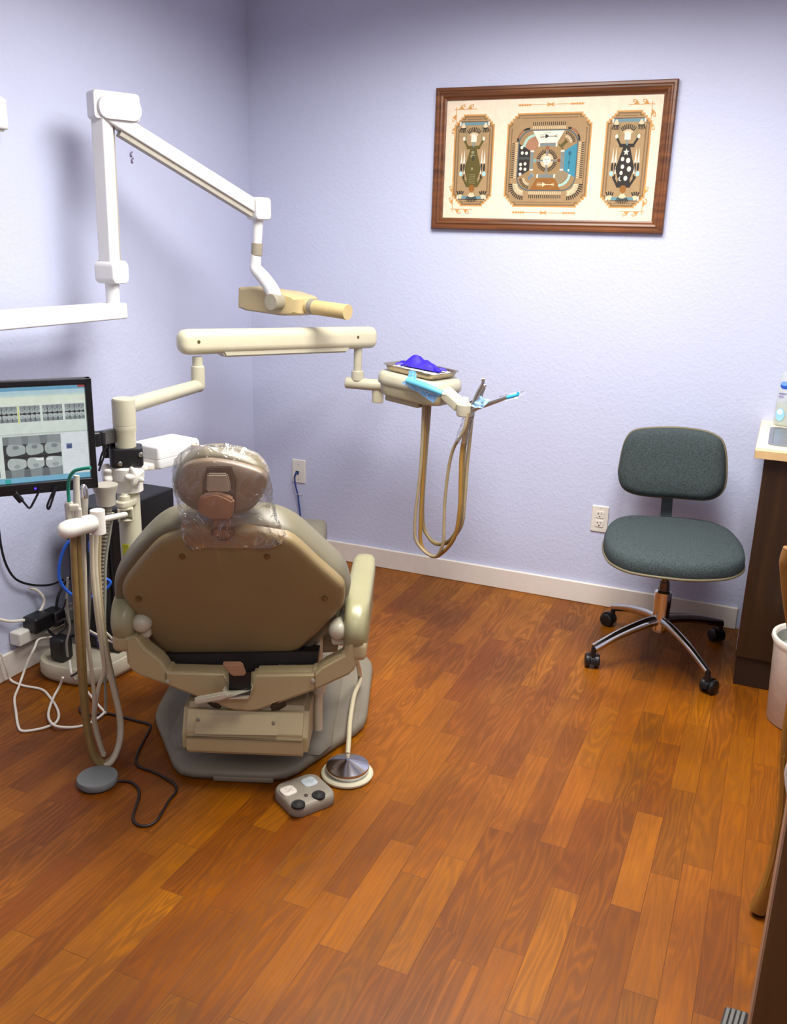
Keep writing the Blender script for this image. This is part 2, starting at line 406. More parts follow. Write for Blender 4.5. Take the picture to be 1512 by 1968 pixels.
# pump housing overhanging the rear of the plate
bm = BM()
hz0, hz1, hzm = onA(455, 1455, -.06).z, onA(455, 1366, -.06).z, onA(455, 1417, -.06).z
prism(bm, [LW(-.12, a, z) for a, z in ((-.058, hz0), (.36, hz0), (.36, hz1-.002), (-.022, hz1-.006), (-.06, hzm))], bx_, .342, .014, 4)
ob_sl = (LW(0, -.03, hz1-.02)-LW(0, -.058, hzm+.006)).normalized(); ob_n = bx_.cross(ob_sl).normalized()
if ob_n.dot(ax_) > 0: ob_n = -ob_n
lh = obj('lift_housing', bm, BEIGE, chair)
bm = BM()
pq = LW(.05, -.058, hzm+.006)-ob_n*.001
pts = [onP(x, y, pq, ob_n) for x, y in ((378, 1371), (534, 1375), (534, 1414), (374, 1411))]
prism(bm, pts, ob_n, .0035, .0015); obj('housing_cover', bm, BEIGE, lh)
bm = BM(); CB(bm, (-.106, -.0613, hzm-.0065), (.208, -.05, hzm-.004)); obj('housing_seam', bm, mat('seam_dark', '6d5c40', .6), lh)
for x, y in ((381, 1383), (526, 1389)):
    bm = BM(); lathe(bm, onP(x, y, pq+ob_n*.003, ob_n), ob_n, [(0, .005), (.003, .005), (.004, .003)], 12); obj('screw', bm, mat('dull_screw', '7a705c', .4, .5), lh)
for sx in (-1, 1):
    bm = BM(); tube(bm, [LW(.05+sx*.09, -.02, hz1-.005), LW(.05+sx*.05, .06, hz1+.03), LW(.05+sx*.02, .12, hz1+.08)], .022, 4, 12); obj('lift_arm', bm, mat('dark_arm', '3a3128', .5), chair)
# armrest yoke behind the backrest
A0 = -.035
outl = [(238, 1228), (262, 1222), (274, 1244), (310, 1272), (322, 1292), (432, 1295), (440, 1312), (480, 1312), (487, 1296), (603, 1294), (616, 1282), (660, 1258), (668, 1232), (684, 1236), (685, 1282), (676, 1296), (606, 1328), (500, 1366), (480, 1370), (442, 1366), (318, 1318), (262, 1298), (244, 1282)]
bm = BM(); prism(bm, [onA(x, y, A0) for x, y in outl], ax_, .06, .008, 3); obj('armrest_frame', bm, BEIGE, chair)
for b in (-.275, .345):
    bm = BM(); CB(bm, (b-.03, -.03, .40), (b+.03, .34, .455), .016); obj('armrest_bracket', bm, BEIGE, chair)
for q in (((318, 1293), (320, 1292), (320, 1318), (318, 1316)), ((604, 1293), (606, 1293), (606, 1327), (604, 1328))):
    bm = BM(); prism(bm, [onA(x, y, A0-.001) for x, y in q], -ax_, .001); obj('frame_seam', bm, mat('seam_brown', '6d5c40', .6), chair)
for x, y in ((322, 1309), (601, 1308)):
    bm = BM(); lathe(bm, onA(x, y, A0-.001), -ax_, [(0, .006), (.003, .006), (.004, .003)], 12); obj('screw', bm, GREYP, chair)
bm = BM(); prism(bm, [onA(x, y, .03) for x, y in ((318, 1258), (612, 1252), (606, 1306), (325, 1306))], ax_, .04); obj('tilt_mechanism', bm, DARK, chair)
for x0, x1 in ((355, 395), (535, 572)):
    bm = BM(); cyl(bm, onA(x0, 1281, .02), onA(x1, 1282, .02), .007, None, .2, 12); obj('hinge_pin', bm, STEEL, chair)
bm = BM(); prism(bm, [onA(x, y, A0-.003) for x, y in ((440, 1292), (483, 1292), (481, 1330), (440, 1328))], -ax_, .002); obj('latch_slot', bm, BLACK, chair)
bm = BM(); prism(bm, [onA(x, y, A0-.006) for x, y in ((428, 1270), (466, 1270), (474, 1293), (448, 1294))], -ax_, .02, .004)
obj('tilt_latch', bm, PEACH, chair)
bm = BM(); prism(bm, [onA(x, y, A0-.006) for x, y in ((434, 1313), (438, 1326), (482, 1326), (487, 1311), (488, 1318), (480, 1336), (436, 1336), (430, 1322))], -ax_, .025, .004); obj('latch_guard', bm, CREAM, chair)
bm = BM(); prism(bm, [onA(x, y, A0-.03) for x, y in ((374, 1340), (378, 1337), (438, 1326), (445, 1333), (430, 1340), (378, 1349))], -ax_, .018, .005); obj('recline_lever', bm, CREAM, chair)
# backrest: shell and upholstery in a reclined plane
Bp, Tp = LW(.028, .05, .37), LW(.028, -.13, .84)
up_ = (Tp-Bp).normalized(); nr = bx_.cross(up_).normalized()
if nr.dot(ax_) > 0: nr = -nr
def onB(px, py, fwd=0.): return onP(px, py, Bp-nr*fwd, nr)
shell = [(237, 1119), (262, 1085), (301, 1043), (333, 1029), (365, 1022), (402, 1019), (414, 1034), (441, 1034), (452, 1019), (490, 1022), (530, 1029), (564, 1042), (610, 1084), (655, 1124), (661, 1140), (661, 1158), (650, 1179), (600, 1228), (567, 1255), (514, 1268), (429, 1271), (345, 1262), (310, 1248), (275, 1205), (240, 1157), (233, 1138)]
O1 = cat_closed([onB(x, y, .0) for x, y in shell], 3)
bm = BM(); pillow(bm, O1, nr, [(.9, -.035), (1, -.03), (1.0, -.012), (.99, -.004), (.97, 0), (.93, .004), (.5, .007)], onB(448, 1150))
sh = obj('backrest_shell', bm, SHELL, chair, 60)
for x, y in ((350, 1069), (513, 1069), (266, 1150), (624, 1150)):
    bm = BM(); lathe(bm, onB(x, y, -.006), nr, [(-.004, .0085), (.001, .0085), (.0015, .005), (.006, .005), (.007, .003)], 16); obj('screw', bm, mat('screw_bronze', '7d6a44', .3, .6), sh)
cush = [(225, 1104), (231, 1080), (257, 1044), (278, 1020), (300, 1000), (328, 985), (370, 979), (430, 977), (487, 978), (530, 984), (560, 996), (585, 1014), (633, 1058), (660, 1084), (672, 1112), (673, 1128), (664, 1152), (650, 1176), (590, 1236), (540, 1258), (440, 1262), (340, 1252), (300, 1230), (250, 1180), (229, 1138)]
O2 = cat_closed([onB(x, y, .075) for x, y in cush], 3)
cc = onB(448, 1140, .075)
bm = BM(); pillow(bm, O2, nr, [(.93, .052), (.955, .052), (.98, .045), (.995, .03), (1, .008), (1, -.012), (.985, -.035), (.95, -.05), (.85, -.06), (.5, -.064)], cc)
obj('backrest_cushion', bm, VINYL, chair, 75)
# seat and leg rest
bm = BM()
pillow(bm, cat_closed([LW(b, a, .40) for b, a in ((-.2, .12), (.25, .12), (.27, .2), (.26, .6), (.2, .68), (-.15, .68), (-.21, .6), (-.22, .2))], 3), (0, 0, 1), [(.9, -.06), (.98, -.05), (1, -.02), (.99, .02), (.95, .04), (.8, .05), (.4, .052)])
obj('seat', bm, VINYL, chair, 75)
bm = BM()
sl = V((0, 0, 0))
lr = [(-.10, .66), (.16, .66), (.185, .75), (.165, 1.18), (.13, 1.26), (-.08, 1.26), (-.115, 1.18), (-.135, .75)]
lrw = [LW(b-.012, a, .397-.055*(a-.66)) for b, a in lr]
pillow(bm, cat_closed(lrw, 3), (0, 0, 1), [(.9, -.06), (.98, -.05), (1, -.02), (.985, .018), (.94, .034), (.8, .042), (.4, .044)])
obj('leg_rest', bm, VINYL, chair, 75)
bm = BM(); CB(bm, (-.1, .16, .30), (.16, .72, .35), .02); CB(bm, (-.03, .7, .29), (.09, 1.1, .318), .01); obj('seat_frame', bm, BEIGE, chair)
# armrests
def armrest(b0, b1, px_l=None):
    bm = BM()
    w = b1-b0; bc = (b0+b1)/2
    prof = [(-.03, .445), (-.01, .43), (.05, .43), (.30, .47), (.42, .5), (.445, .52), (.44, .538), (.40, .545), (.1, .548), (.02, .545), (-.02, .52), (-.037, .48)]
    pillow(bm, cat_closed([LW(bc, a, z) for a, z in prof], 3), bx_, [(.7, -w/2), (.9, -w/2+.004), (.98, -w/2+.014), (1, -w/2+.026), (1, w/2-.026), (.98, w/2-.014), (.9, w/2-.004), (.7, w/2)], LW(bc, .2, .5))
    return obj('armrest', bm, VINYL2, chair, 75)
VINYL2 = mat('pale_vinyl', '8f8a66', .3, var=.05, vscale=12, bump=.1, bscale=400)
armrest(-.312, -.242); armrest(.308, .378)
for b in (-.228, .298):
    bm = BM(); lathe(bm, LW(b, .0, .478), -ax_, [(-.08, .026), (.0, .027), (.014, .024), (.022, .015), (.024, .004)], 20); CB(bm, (b-.02, 0, .43), (b+.02, .12, .47), .01)
    obj('armrest_pivot', bm, CREAM, chair)
bm = BM(); cyl(bm, LW(.235, .1, .12), LW(.235, .1, .44), .012); cyl(bm, LW(.235, .1, .24), LW(.235, .1, .29), .02); obj('support_rod', bm, CREAMY, chair)
# headrest
Hb, Ht = LW(.03, -.125, .86), LW(.03, -.165, 1.0)
hup = (Ht-Hb).normalized(); hn = bx_.cross(hup).normalized()
if hn.dot(ax_) > 0: hn = -hn
def onH(px, py, fwd=0.): return onP(px, py, Hb-hn*fwd, hn)
hsh = [(341, 926), (345, 908), (352, 897), (372, 888), (409, 885), (447, 891), (480, 900), (503, 909), (512, 920), (510, 943), (491, 966), (463, 982), (415, 986), (383, 977), (357, 958), (344, 942)]
bm = BM(); pillow(bm, cat_closed([onH(x, y) for x, y in hsh], 3), hn, [(.97, -.02), (1, -.015), (.99, -.002), (.95, .003), (.5, .006)])
hs_ = obj('headrest_shell', bm, mat('headrest_shell_plastic', '85725c', .35, var=.05), chair, 60)
hcu = [(337, 926), (339, 906), (350, 886), (372, 867), (396, 861), (431, 861), (463, 870), (491, 880), (509, 895), (514, 916), (510, 943), (491, 967), (463, 980), (415, 984), (383, 975), (356, 958), (342, 942)]
bm = BM(); pillow(bm, cat_closed([onH(x, y, .045) for x, y in hcu], 3), hn, [(.9, .03), (.97, .024), (1, .005), (.99, -.015), (.94, -.03), (.8, -.04), (.4, -.046)])
obj('headrest_cushion', bm, mat('headrest_vinyl', '7c7258', .3, var=.05, bump=.1, bscale=400), chair, 75)
bm = BM(); prism(bm, [onH(x, y, -.007) for x, y in ((399, 894), (445, 894), (454, 920), (452, 975), (388, 975), (390, 925))], hn, .006, .002); obj('headrest_slot', bm, mat('slot_brown', '5a4a3a', .5), hs_)
bm = BM(); prism(bm, [onH(x, y, -.012) for x, y in ((399, 907), (438, 907), (444, 930), (444, 942), (398, 942))], hn, .012, .004); obj('bracket_plate', bm, mat('bracket_grey', '9a8b78', .3), hs_)
bm = BM(); prism(bm, [onH(x, y, -.012) for x, y in ((383, 958), (390, 946), (412, 940), (420, 940), (438, 947), (452, 955), (450, 975), (447, 990), (408, 991), (384, 978))], hn, .022, .006); obj('bracket_block', bm, PEACH, hs_)
bm = BM(); p, q = onH(427, 985, -.006), onB(427, 1030, -.004); beam(bm, p, q, .042, .014, .003, nr); obj('headrest_stem', bm, mat('stem_brown', '7a5a44', .35), chair)
bm = BM(); prism(bm, [onB(x, y, -.0072) for x, y in ((405, 1012), (452, 1012), (452, 1026), (444, 1032), (438, 1038), (420, 1038), (412, 1031), (405, 1026))], nr, .0015); obj('stem_slot', bm, BLACK, sh)

# clear plastic bag pulled over the headrest
FILM = film('clear_film', opac=.045, rough=.06)
rows = [(857, 395, 440, .012, .055), (861, 366, 470, .03, .08), (870, 345, 494, .04, .092), (884, 338, 510, .045, .096), (905, 334, 517, .046, .097), (925, 332, 520, .046, .097), (945, 334, 521, .046, .096), (965, 340, 524, .045, .09), (990, 346, 532, .046, .0), (1012, 349, 541, .03, -.0), (1030, 351, 548, .026, -.0), (1046, 356, 540, .024, -.0), (1054, 372, 500, .022, -.0)]
rows = [r_ if r_[4] else (*r_[:4], -.008) for r_ in rows]
bm = BM(); rings = []; n = 44
for i, (y, x0, x1, db, df) in enumerate(rows):
    low = y > 985
    base = (lambda px, f: onB(px, y, f)) if y > 1005 else (lambda px, f: onH(px, y, f))
    cx, hw = (x0+x1)/2, (x1-x0)/2; R = []
    for k in range(n):
        a = 2*PI*k/n; ca, sa = math.cos(a), math.sin(a)
        sx = math.copysign(abs(ca)**.7, ca); sy = math.copysign(abs(sa)**.7, sa)
        d = -db*sy if sy > 0 else df*(-sy)
        if low and sy < 0: d = -db*.55
        w = .003*math.sin(7*a+i*1.3)+.0026*math.sin(13*a-i*2.1)+random.uniform(-.0022, .0022)
        p = base(cx+hw*sx, d)
        rn = (hn*sy+bx_*sx)
        R.append(bm.verts.new(p+rn*w+V((0, 0, w*1.2*math.sin(5*a)))))
    rings.append(R)
for a, b in zip(rings, rings[1:]):
    for k in range(n): bm.faces.new((a[k], a[(k+1) % n], b[(k+1) % n], b[k]))
bm.faces.new(rings[0])
# crumpled ear of the bag standing off to the left
p0, p1, p2 = onH(352, 878), onH(340, 900), onH(322, 872)
ear = [onH(360, 868, .02), onH(345, 866, .03), onH(326, 869, .05), onH(330, 880, .04), onH(338, 892, .02), onH(345, 890, -.005)]
e = [bm.verts.new(p) for p in ear]; cvt = bm.verts.new(onH(344, 878, .0))
for k in range(6): bm.faces.new((e[k], e[(k+1) % 6], cvt))
tag(obj('headrest_cover', bm, FILM, None, 180), 'crumpled clear plastic bag pulled over the headrest of the dental chair', 'plastic cover')

# ================================================================== DELIVERY UNIT (post, swing arms, control head)
PX, PY = -1.79, 2.155
def zp(py): return zat(PX, PY, py)
def PV(z, dx=0, dy=0): return V((PX+dx, PY+dy, z))
unit = thing('delivery_unit', 'cream post with swing arms carrying the dental control head, left of the chair', 'dental unit', (PX, PY, .235))
z_top, z_cap, z_cl1, z_cl0, z_k1, z_k0 = zp(765), zp(818), zp(858), zp(893), zp(893), zp(922)
bm = BM(); lathe(bm, PV(0), (0, 0, 1), [(.235, .028), (.24, .0335), (z_k0+.01, .0335), (z_cl0, .0335)], 28); obj('post', bm, CREAM, unit)
bm = BM(); cl0 = CM.inverted() @ V((PX, PY, .27)); beam(bm, LW(cl0.x, cl0.y, .27), LW(-.064, cl0.y, .27), .06, .05, .008); obj('post_bracket', bm, BEIGE, unit)
bm = BM(); lathe(bm, PV(0), (0, 0, 1), [(z_cl1-.005, .031), (z_cap-.028, .031), (z_cap-.012, .0345), (z_cap, .0345), (z_cap+.001, .0338), (z_cap+.003, .0338), (z_cap+.004, .0345), (z_top-.006, .0345), (z_top, .031)], 28); obj('post_cap', bm, CREAM, unit)
toC = V((-PX, -PY, 0)).normalized(); side = toC.cross(V((0, 0, 1)))*-1   # toC faces the camera side, side points right in view
bm = BM()
pillow(bm, place(rrect(.098, .085, .016), frame(PV(z_cl0), side, (0, 0, 1))), (0, 0, 1), [(.96, .001), (1, .005), (1, z_cl1-z_cl0-.005), (.96, z_cl1-z_cl0)])
mc = obj('clamp_block', bm, BLACK, unit)
for dx, dz in ((-.02, .014), (.042, .04)):
    bm = BM(); lathe(bm, PV(z_cl0+dz)+toC*.043+side*dx, toC, [(-.004, .007), (.002, .007), (.004, .004)], 14); obj('clamp_bolt', bm, STEEL, mc)
# collar with star knobs
bm = BM(); lathe(bm, PV(0), (0, 0, 1), [(zp(942), .045), (zp(930), .045), (z_k0+.004, .047), (z_k0+.006, .05), (z_k1-.006, .052), (z_k1-.001, .048)], 28); col_ = obj('collar', bm, WPLAS, unit)
for ang, out in ((-78, .06), (22, .058)):
    d = (toC*math.cos(math.radians(ang))+side*math.sin(math.radians(ang))); c = PV((z_k0+z_k1)/2)+d*out
    M = frame(c, d.cross(V((0, 0, 1))), d)
    ol = []
    for k in range(40):
        a = 2*PI*k/40; r = .0245+.0065*math.cos(5*a); ol.append(M @ V((r*math.cos(a), r*math.sin(a), 0)))
    bm = BM(); pillow(bm, ol, d, [(.8, -.012), (1, -.008), (1.02, .002), (.95, .01), (.7, .014)]); obj('star_knob', bm, WPLAS, col_, 60)
# bracket arm and white control box behind the post
wb0 = onD(272, 898, 2.86); wb1 = onD(352, 892, 2.98)
bm = BM(); dirb = (wb1-wb0); dirb.z = 0; dirb.normalize()
c1 = PV(zp(905)); pillow(bm, place(rrect(.2, .075, .02), frame(c1+dirb*.12+V((0, .04, 0)), dirb, (0, 0, 1))), (0, 0, 1), [(.96, -.008), (1, -.004), (1, .008), (.96, .012)]); obj('box_bracket', bm, WPLAS, unit)
bc = onD(319, 866, 2.93)
bm = BM(); M = frame(bc, dirb, (0, 0, 1))
pillow(bm, place(rrect(.185, .13, .01), M), (0, 0, 1), [(.95, -.036), (1, -.03), (1, -.008), (.985, -.006), (.985, -.004), (1, -.002), (.97, .026), (.92, .034), (.8, .036)])
cb = obj('control_box', bm, WHITE, unit, 50)
bm = BM()
for k in range(4): box(bm, (.055+.006*k, -.0655, .012), (.0022, .002, .02), 0, M)
obj('vent_slot', bm, GREYP, cb)
bm = BM(); tube(bm, [onD(366, 856, 2.93), onD(377, 858, 2.9), onD(384, 868, 2.88), onD(362, 876, 2.9)], .007, 5, 10); obj('box_hose', bm, WHOSE, unit)
bm = BM(); beam(bm, PV(zp(905))-V((.0, 0, 0)), c1+dirb*.1+V((0, .04, 0)), .05, .014, .004); obj('bracket_neck', bm, WPLAS, unit)
# swing arm, joint, spring arm, link
J0 = V((PX, PY, zp(783))); J1 = onZ(381, 741, J0.z)
d01 = (J1-J0).normalized()
bm = BM(); cyl(bm, J0+d01*.02, J1, .024, .022, .15, 20); sphere(bm, J1, .0235); obj('swing_arm', bm, CREAM, unit)
K = onY(380.5, 690, J1.y); K.x, K.y = J1.x, J1.y
bm = BM(); lathe(bm, J1-V((0, 0, .012)), (0, 0, 1), [(0, .02), (.01, .024), (.075, .024), (.08, .022), (.082, .018), (K.z-J1.z+.02, .018)], 20); obj('arm_joint', bm, CREAM, unit)
S0 = onY(356, 655, J1.y); S0.x, S0.y = J1.x, J1.y
lk = onY(687, 715, 3.30); S1 = onY(690, 649, 3.30); S1.x, S1.y = lk.x, lk.y
sd = (S1-S0).normalized(); e0, e1 = S0-sd*.065, S1+sd*.075
xs = sd.cross(V((0, 0, 1))).normalized(); zs = xs.cross(sd)
def arm_sec(c, w, h, r): return place(rrect(w, h, r), frame(c, xs, sd))
bm = BM(); L_ = (e1-e0).length
pillow(bm, arm_sec(e0, .07, .086, .03), sd, [(.35, -.004), (.7, 0), (.93, .012), (1, .03), (1, L_-.02), (.93, L_-.006), (.8, L_)]); sa = obj('spring_arm', bm, CREAMY, unit, 50)
bm = BM(); mid = e0+sd*(L_*.5)-zs*.036
prism(bm, [mid+sd*a+zs*b-xs*.026 for a, b in ((-L_*.34, .02), (L_*.36, .02), (L_*.33, -.018), (-L_*.31, -.018))], xs, .052, .006); obj('arm_underside', bm, CREAM, sa)
nrm_s = xs if xs.dot(CAM-S0) > 0 else -xs
for px, py in ((382, 657), (688, 648)):
    p = onP(px, py, S0+nrm_s*.035, nrm_s); bm = BM(); lathe(bm, p, nrm_s, [(-.002, .006), (.001, .006), (.002, .003)], 12); obj('screw', bm, mat('screw_brown', '6b5a3a', .4, .5), sa)
bm = BM(); cyl(bm, V((lk.x, lk.y, S1.z-.03)), V((lk.x, lk.y, zat(lk.x, lk.y, 716))), .0165, None, .1, 20); lathe(bm, V((lk.x, lk.y, zat(lk.x, lk.y, 730))), (0, 0, 1), [(0, .025), (zat(lk.x, lk.y, 712)-zat(lk.x, lk.y, 730)-.004, .025), (zat(lk.x, lk.y, 712)-zat(lk.x, lk.y, 730), .022)], 20); obj('arm_link', bm, CREAM, unit)
zh = zat(lk.x, lk.y, 737)
T0 = V((lk.x, lk.y, zh)); T1 = onZ(745, 742, zh-.004)
if (T1-T0).length > .35: T1 = onY(745, 742, lk.y-.05)
td = (T1-T0).normalized()
bm = BM(); cyl(bm, T0-td*.05, T1+td*.05, .0235, None, .3, 20); obj('head_arm', bm, CREAM, unit)
bm = BM(); p = onY(726, 752, T1.y); lathe(bm, p-V((0, 0, .045)), (0, 0, 1), [(0, .022), (.004, .024), (.06, .024)], 20); obj('pivot_cup', bm, CREAMY, unit)
# control head
HY = 3.2; hc = onY(806, 742, HY)
HA = math.radians(-14); hx = V((math.cos(HA), math.sin(HA), -.075)).normalized(); HM = frame(hc, hx, (.075*math.cos(HA), .075*math.sin(HA), 1))
bm = BM(); pillow(bm, place(rrect(.30, .21, .06), HM), (0, 0, 1), [(.94, -.004), (1, .002), (1, .018), (.985, .03), (.95, .04), (.88, .046), (.5, .047)]); head = obj('control_head', bm, CREAM, unit, 60)
bm = BM(); pillow(bm, place(rrect(.285, .195, .055), HM), (0, 0, 1), [(.8, -.046), (.92, -.044), (.97, -.037), (1, -.004)]); obj('head_housing', bm, mat('housing_cream', 'b9b08f', .35), head, 60)
bm = BM(); box(bm, (-.03, -.02, -.054), (.16, .1, .03), .008, HM); obj('head_bottom_block', bm, mat('block_cream', 'a89d7c', .4), head)
# blue wrapped grip on the camera side
g0, g1 = onY(783, 731, 3.07), onY(850, 756, 3.03)
bm = BM(); tube(bm, [g0, (g0+g1)/2+V((0, -.006, .004)), g1], [.0125, .014, .009], 6, 14); gr = obj('grip', bm, mat('pale_blue_grip', '62b4d6', .35), unit, label='pale blue wrapped grip')
bm = BM(); sphere(bm, g1+(g1-g0).normalized()*.006, .008); obj('grip_end', bm, WPLAS, gr)
def sheet(bm, pts3, nu=10, nv=6, amp=.004, seed=0):
    a, b, c, d = [V(p) for p in pts3]; rnd = random.Random(seed); g = []
    for j in range(nv+1):
        row = []
        for i in range(nu+1):
            u, v = i/nu, j/nv
            p = (a*(1-u)+b*u)*(1-v)+(d*(1-u)+c*u)*v
            row.append(bm.verts.new(p+V((rnd.uniform(-1, 1), rnd.uniform(-1, 1)*1.5, rnd.uniform(-1, 1)))*amp))
        g.append(row)
    for j in range(nv):
        for i in range(nu): bm.faces.new((g[j][i], g[j][i+1], g[j+1][i+1], g[j+1][i]))
BFILM = film('blue_film', (.08, .42, .9), .72, .15, 30)
bm = BM(); Y_ = 3.045
sheet(bm, [onY(771, 736, 3.07), onY(786, 727, 3.07), onY(845, 760, Y_), onY(833, 774, Y_)], 8, 6, .0022, 3)
sheet(bm, [onY(786, 712, 3.083), onY(800, 714, 3.083), onY(800, 740, 3.06), onY(782, 734, 3.06)], 4, 4, .0015, 4)
tag(obj('barrier_film', bm, BFILM, None, 180), 'translucent blue barrier film stuck over the grip on the control head', 'plastic film')
# tray with paper and purple gloves
TM = HM @ Matrix.Translation((0, .0, .05)) @ Matrix.Rotation(math.radians(-3), 4, 'Z')
bm = BM(); pillow(bm, place(rrect(.215, .15, .02), TM), (0, 0, 1), [(.5, 0), (1, 0), (1.03, .003), (1.1, .018), (1.17, .021), (1.17, .0225), (1.09, .0205), (1.02, .005), (.98, .0025), (.5, .0025)])
tag(obj('instrument_tray', bm, mat('tray_steel', 'b8aa92', .25, 1.), None, 40), 'small metal tray standing on top of the control head', 'tray')
bm = BM()
TW = lambda x, y, z: TM @ V((x, y, z))
for k, (x0, y0, x1, y1, z) in enumerate(((-.095, -.06, .1, .06, .009), (-.1, -.055, .095, .062, .0135), (-.088, -.062, .104, .05, .018))):
    sheet(bm, [TW(x0, y0, z), TW(x1, y0, z), TW(x1, y1, z), TW(x0, y1, z)], 10, 7, .0016, 11+k)
tag(obj('paper_liner', bm, mat('white_paper', 'e8e2da', .8), None, 180), 'white paper towel lying in the metal tray under the purple gloves', 'paper')
bm = BM(); rnd = random.Random(5); NU, NV = 20, 12; g = []
prof = lambda u: (.004+.034*math.exp(-((u-.3)/.16)**2)+.02*math.exp(-((u-.62)/.22)**2))*min(1, 6*u, 5*(1-u)+.1)
for j in range(NV+1):
    row = []
    for i in range(NU+1):
        u, v = i/NU, j/NV
        w = .052*(1-.55*u)*min(1, .4+3*u)
        x = -.09+.19*u; y = .0+(v-.5)*2*w
        zz = .0235+prof(u)*max(0, 1-abs(2*v-1)**1.6)+rnd.uniform(0, .006)*(1-abs(2*v-1))
        row.append(bm.verts.new(TW(x+rnd.uniform(-.003, .003), y+rnd.uniform(-.002, .002), zz)))
    g.append(row)
for j in range(NV):
    for i in range(NU): bm.faces.new((g[j][i], g[j][i+1], g[j+1][i+1], g[j+1][i]))
PURP = mat('violet_nitrile', '2a12b4', .5, var=.15)
go = obj('glove_pile', bm, PURP, None, 35)
for k, (x, y, a) in enumerate(((-.075, -.02, 150), (-.055, -.045, 230), (.07, -.014, -15), (.08, .01, 20), (-.03, -.05, 250))):
    d = V((math.cos(math.radians(a)), math.sin(math.radians(a)), 0))*.028
    bm = BM(); tube(bm, [TW(x, y, .03), TW(x+d.x*.6, y+d.y*.6, .029), TW(x+d.x, y+d.y, .0262)], [.008, .0065, .004], 5, 8, flat=.45); obj('glove_finger', bm, PURP, go, 60)
tag(go, 'crumpled purple nitrile gloves lying in the metal tray', 'gloves')
# instrument holder at the end of the head
h0, h1 = onY(853, 752, 3.14), onY(886, 781, 3.06)
bm = BM(); beam(bm, h0, h1, .05, .04, .008); obj('holder_arm', bm, CREAMY, unit)
hp = onY(893, 787, 3.05)
bm = BM(); lathe(bm, hp-V((0, 0, .024)), (0, 0, 1), [(0, .026), (.005, .03), (.042, .032), (.047, .028)], 22); obj('holder_hub', bm, CREAM, unit)
bm = BM(); q = onY(893, 768, 3.06); cyl(bm, q-V((0, 0, .02)), q+V((.002, 0, .008)), .016, .013, .2, 16); obj('holder_knob', bm, WPLAS, unit)
# handpieces with their hanging hoses
HYY = 3.04
def hose(pts, r, m, par, name='hose', yy=3.1, y1=None):
    bm = BM(); tube(bm, [onY(x, y, yy+.11*min(1, max(0, (892-x)/75))) for x, y in pts], r, 7, 10); return obj(name, bm, m, par, 60)
t = thing('dental_handpiece', 'steel dental handpiece pointing up from the holder, taller of the upright pair', 'handpiece', onY(909, 782, HYY))
bm = BM(); tube(bm, [onY(906, 784, HYY), onY(918, 756, HYY), onY(926, 740, HYY), onY(929, 731, HYY)], [.008, .0075, .006, .005], 5, 12); obj('handle', bm, STEEL, t)
bm = BM(); cyl(bm, onY(925, 729, HYY-.003), onY(932, 728.5, HYY), .0065, .005, .2, 12); obj('head', bm, CHROME, t)
hose([(903, 790), (897, 815), (887, 870), (885, 920), (883, 980), (872, 1035), (842, 1068), (822, 1064), (809, 1045), (808, 1000), (813, 900), (816, 790), (817, 764)], .0075, mat('amber_hose', '9c7636', .45), t, yy=3.05)
t = thing('dental_handpiece', 'steel dental handpiece leaning beside the taller upright one on the holder', 'handpiece', onY(913, 784, HYY+.02))
bm = BM(); tube(bm, [onY(911, 784, HYY+.02), onY(922, 765, HYY+.02), onY(927, 752, HYY+.02), onY(931, 744, HYY+.02)], [.008, .007, .006, .005], 5, 12); obj('handle', bm, STEEL, t)
bm = BM(); cyl(bm, onY(928, 742, HYY+.017), onY(934, 740, HYY+.02), .0065, .005, .2, 12); obj('head', bm, CHROME, t)
hose([(905, 790), (896, 830), (891, 880), (888, 940), (884, 1000), (866, 1036), (840, 1046), (822, 1030), (812, 1000), (814, 900), (820, 790), (821, 764)], .007, TAN, t, yy=3.072)
t = thing('dental_handpiece', 'blue-tipped syringe lying out to the right from the instrument holder', 'handpiece', onY(915, 786, HYY))
bm = BM(); tube(bm, [onY(905, 788, HYY), onY(940, 776, HYY), onY(974, 764, HYY)], [.008, .0075, .006], 5, 12); obj('handle', bm, STEEL, t)
bm = BM(); tube(bm, [onY(974, 764, HYY), onY(990, 760, HYY), onY(995, 758, HYY), onY(995, 753, HYY)], [.0065, .0055, .005, .0045], 5, 12); obj('tip', bm, mat('cyan_tip', '2f9fc8', .35), t, label='cyan blue tip')
bm = BM(); sheet(bm, [onY(958, 760, HYY+.01), onY(1012, 750, HYY+.01), onY(1006, 764, HYY-.008), onY(962, 772, HYY-.008)], 6, 4, .0015, 9); obj('tip_sleeve', bm, FILM, t, 180)
hose([(900, 792), (890, 830), (872, 860), (862, 900), (855, 960), (853, 1010), (851, 1045), (838, 1069), (818, 1062), (800, 1040), (797, 1015), (799, 980), (808, 900), (813, 800), (813, 764)], .0062, TAN2, t, yy=3.03)
t = thing('polishing_handpiece', 'slim dark ended handpiece behind the white wrap on the instrument holder', 'handpiece', onY(912, 790, HYY+.03))
bm = BM(); tube(bm, [onY(906, 770, HYY+.03), onY(911, 780, HYY+.03), onY(917, 788, HYY+.03)], .0085, 4, 12); obj('handle', bm, BLACK, t)
hose([(908, 790), (902, 850), (897, 900), (892, 970), (886, 1010), (862, 1042), (835, 1042), (818, 1022), (812, 980), (818, 880), (825, 790), (825, 764)], .007, TAN2, t, yy=3.094)
bm = BM()
sheet(bm, [onY(905, 781, 3.02), onY(922, 762, 3.02), onY(944, 768, 3.015), onY(925, 786, 3.01)], 8, 6, .003, 21)
tag(obj('wrapper', bm, [mat('blue_white_wrap', '9cc4e4', .6, var=.25, vscale=18)], None, 180), 'crumpled blue and white paper wrapper around the instrument holder', 'wrapper')
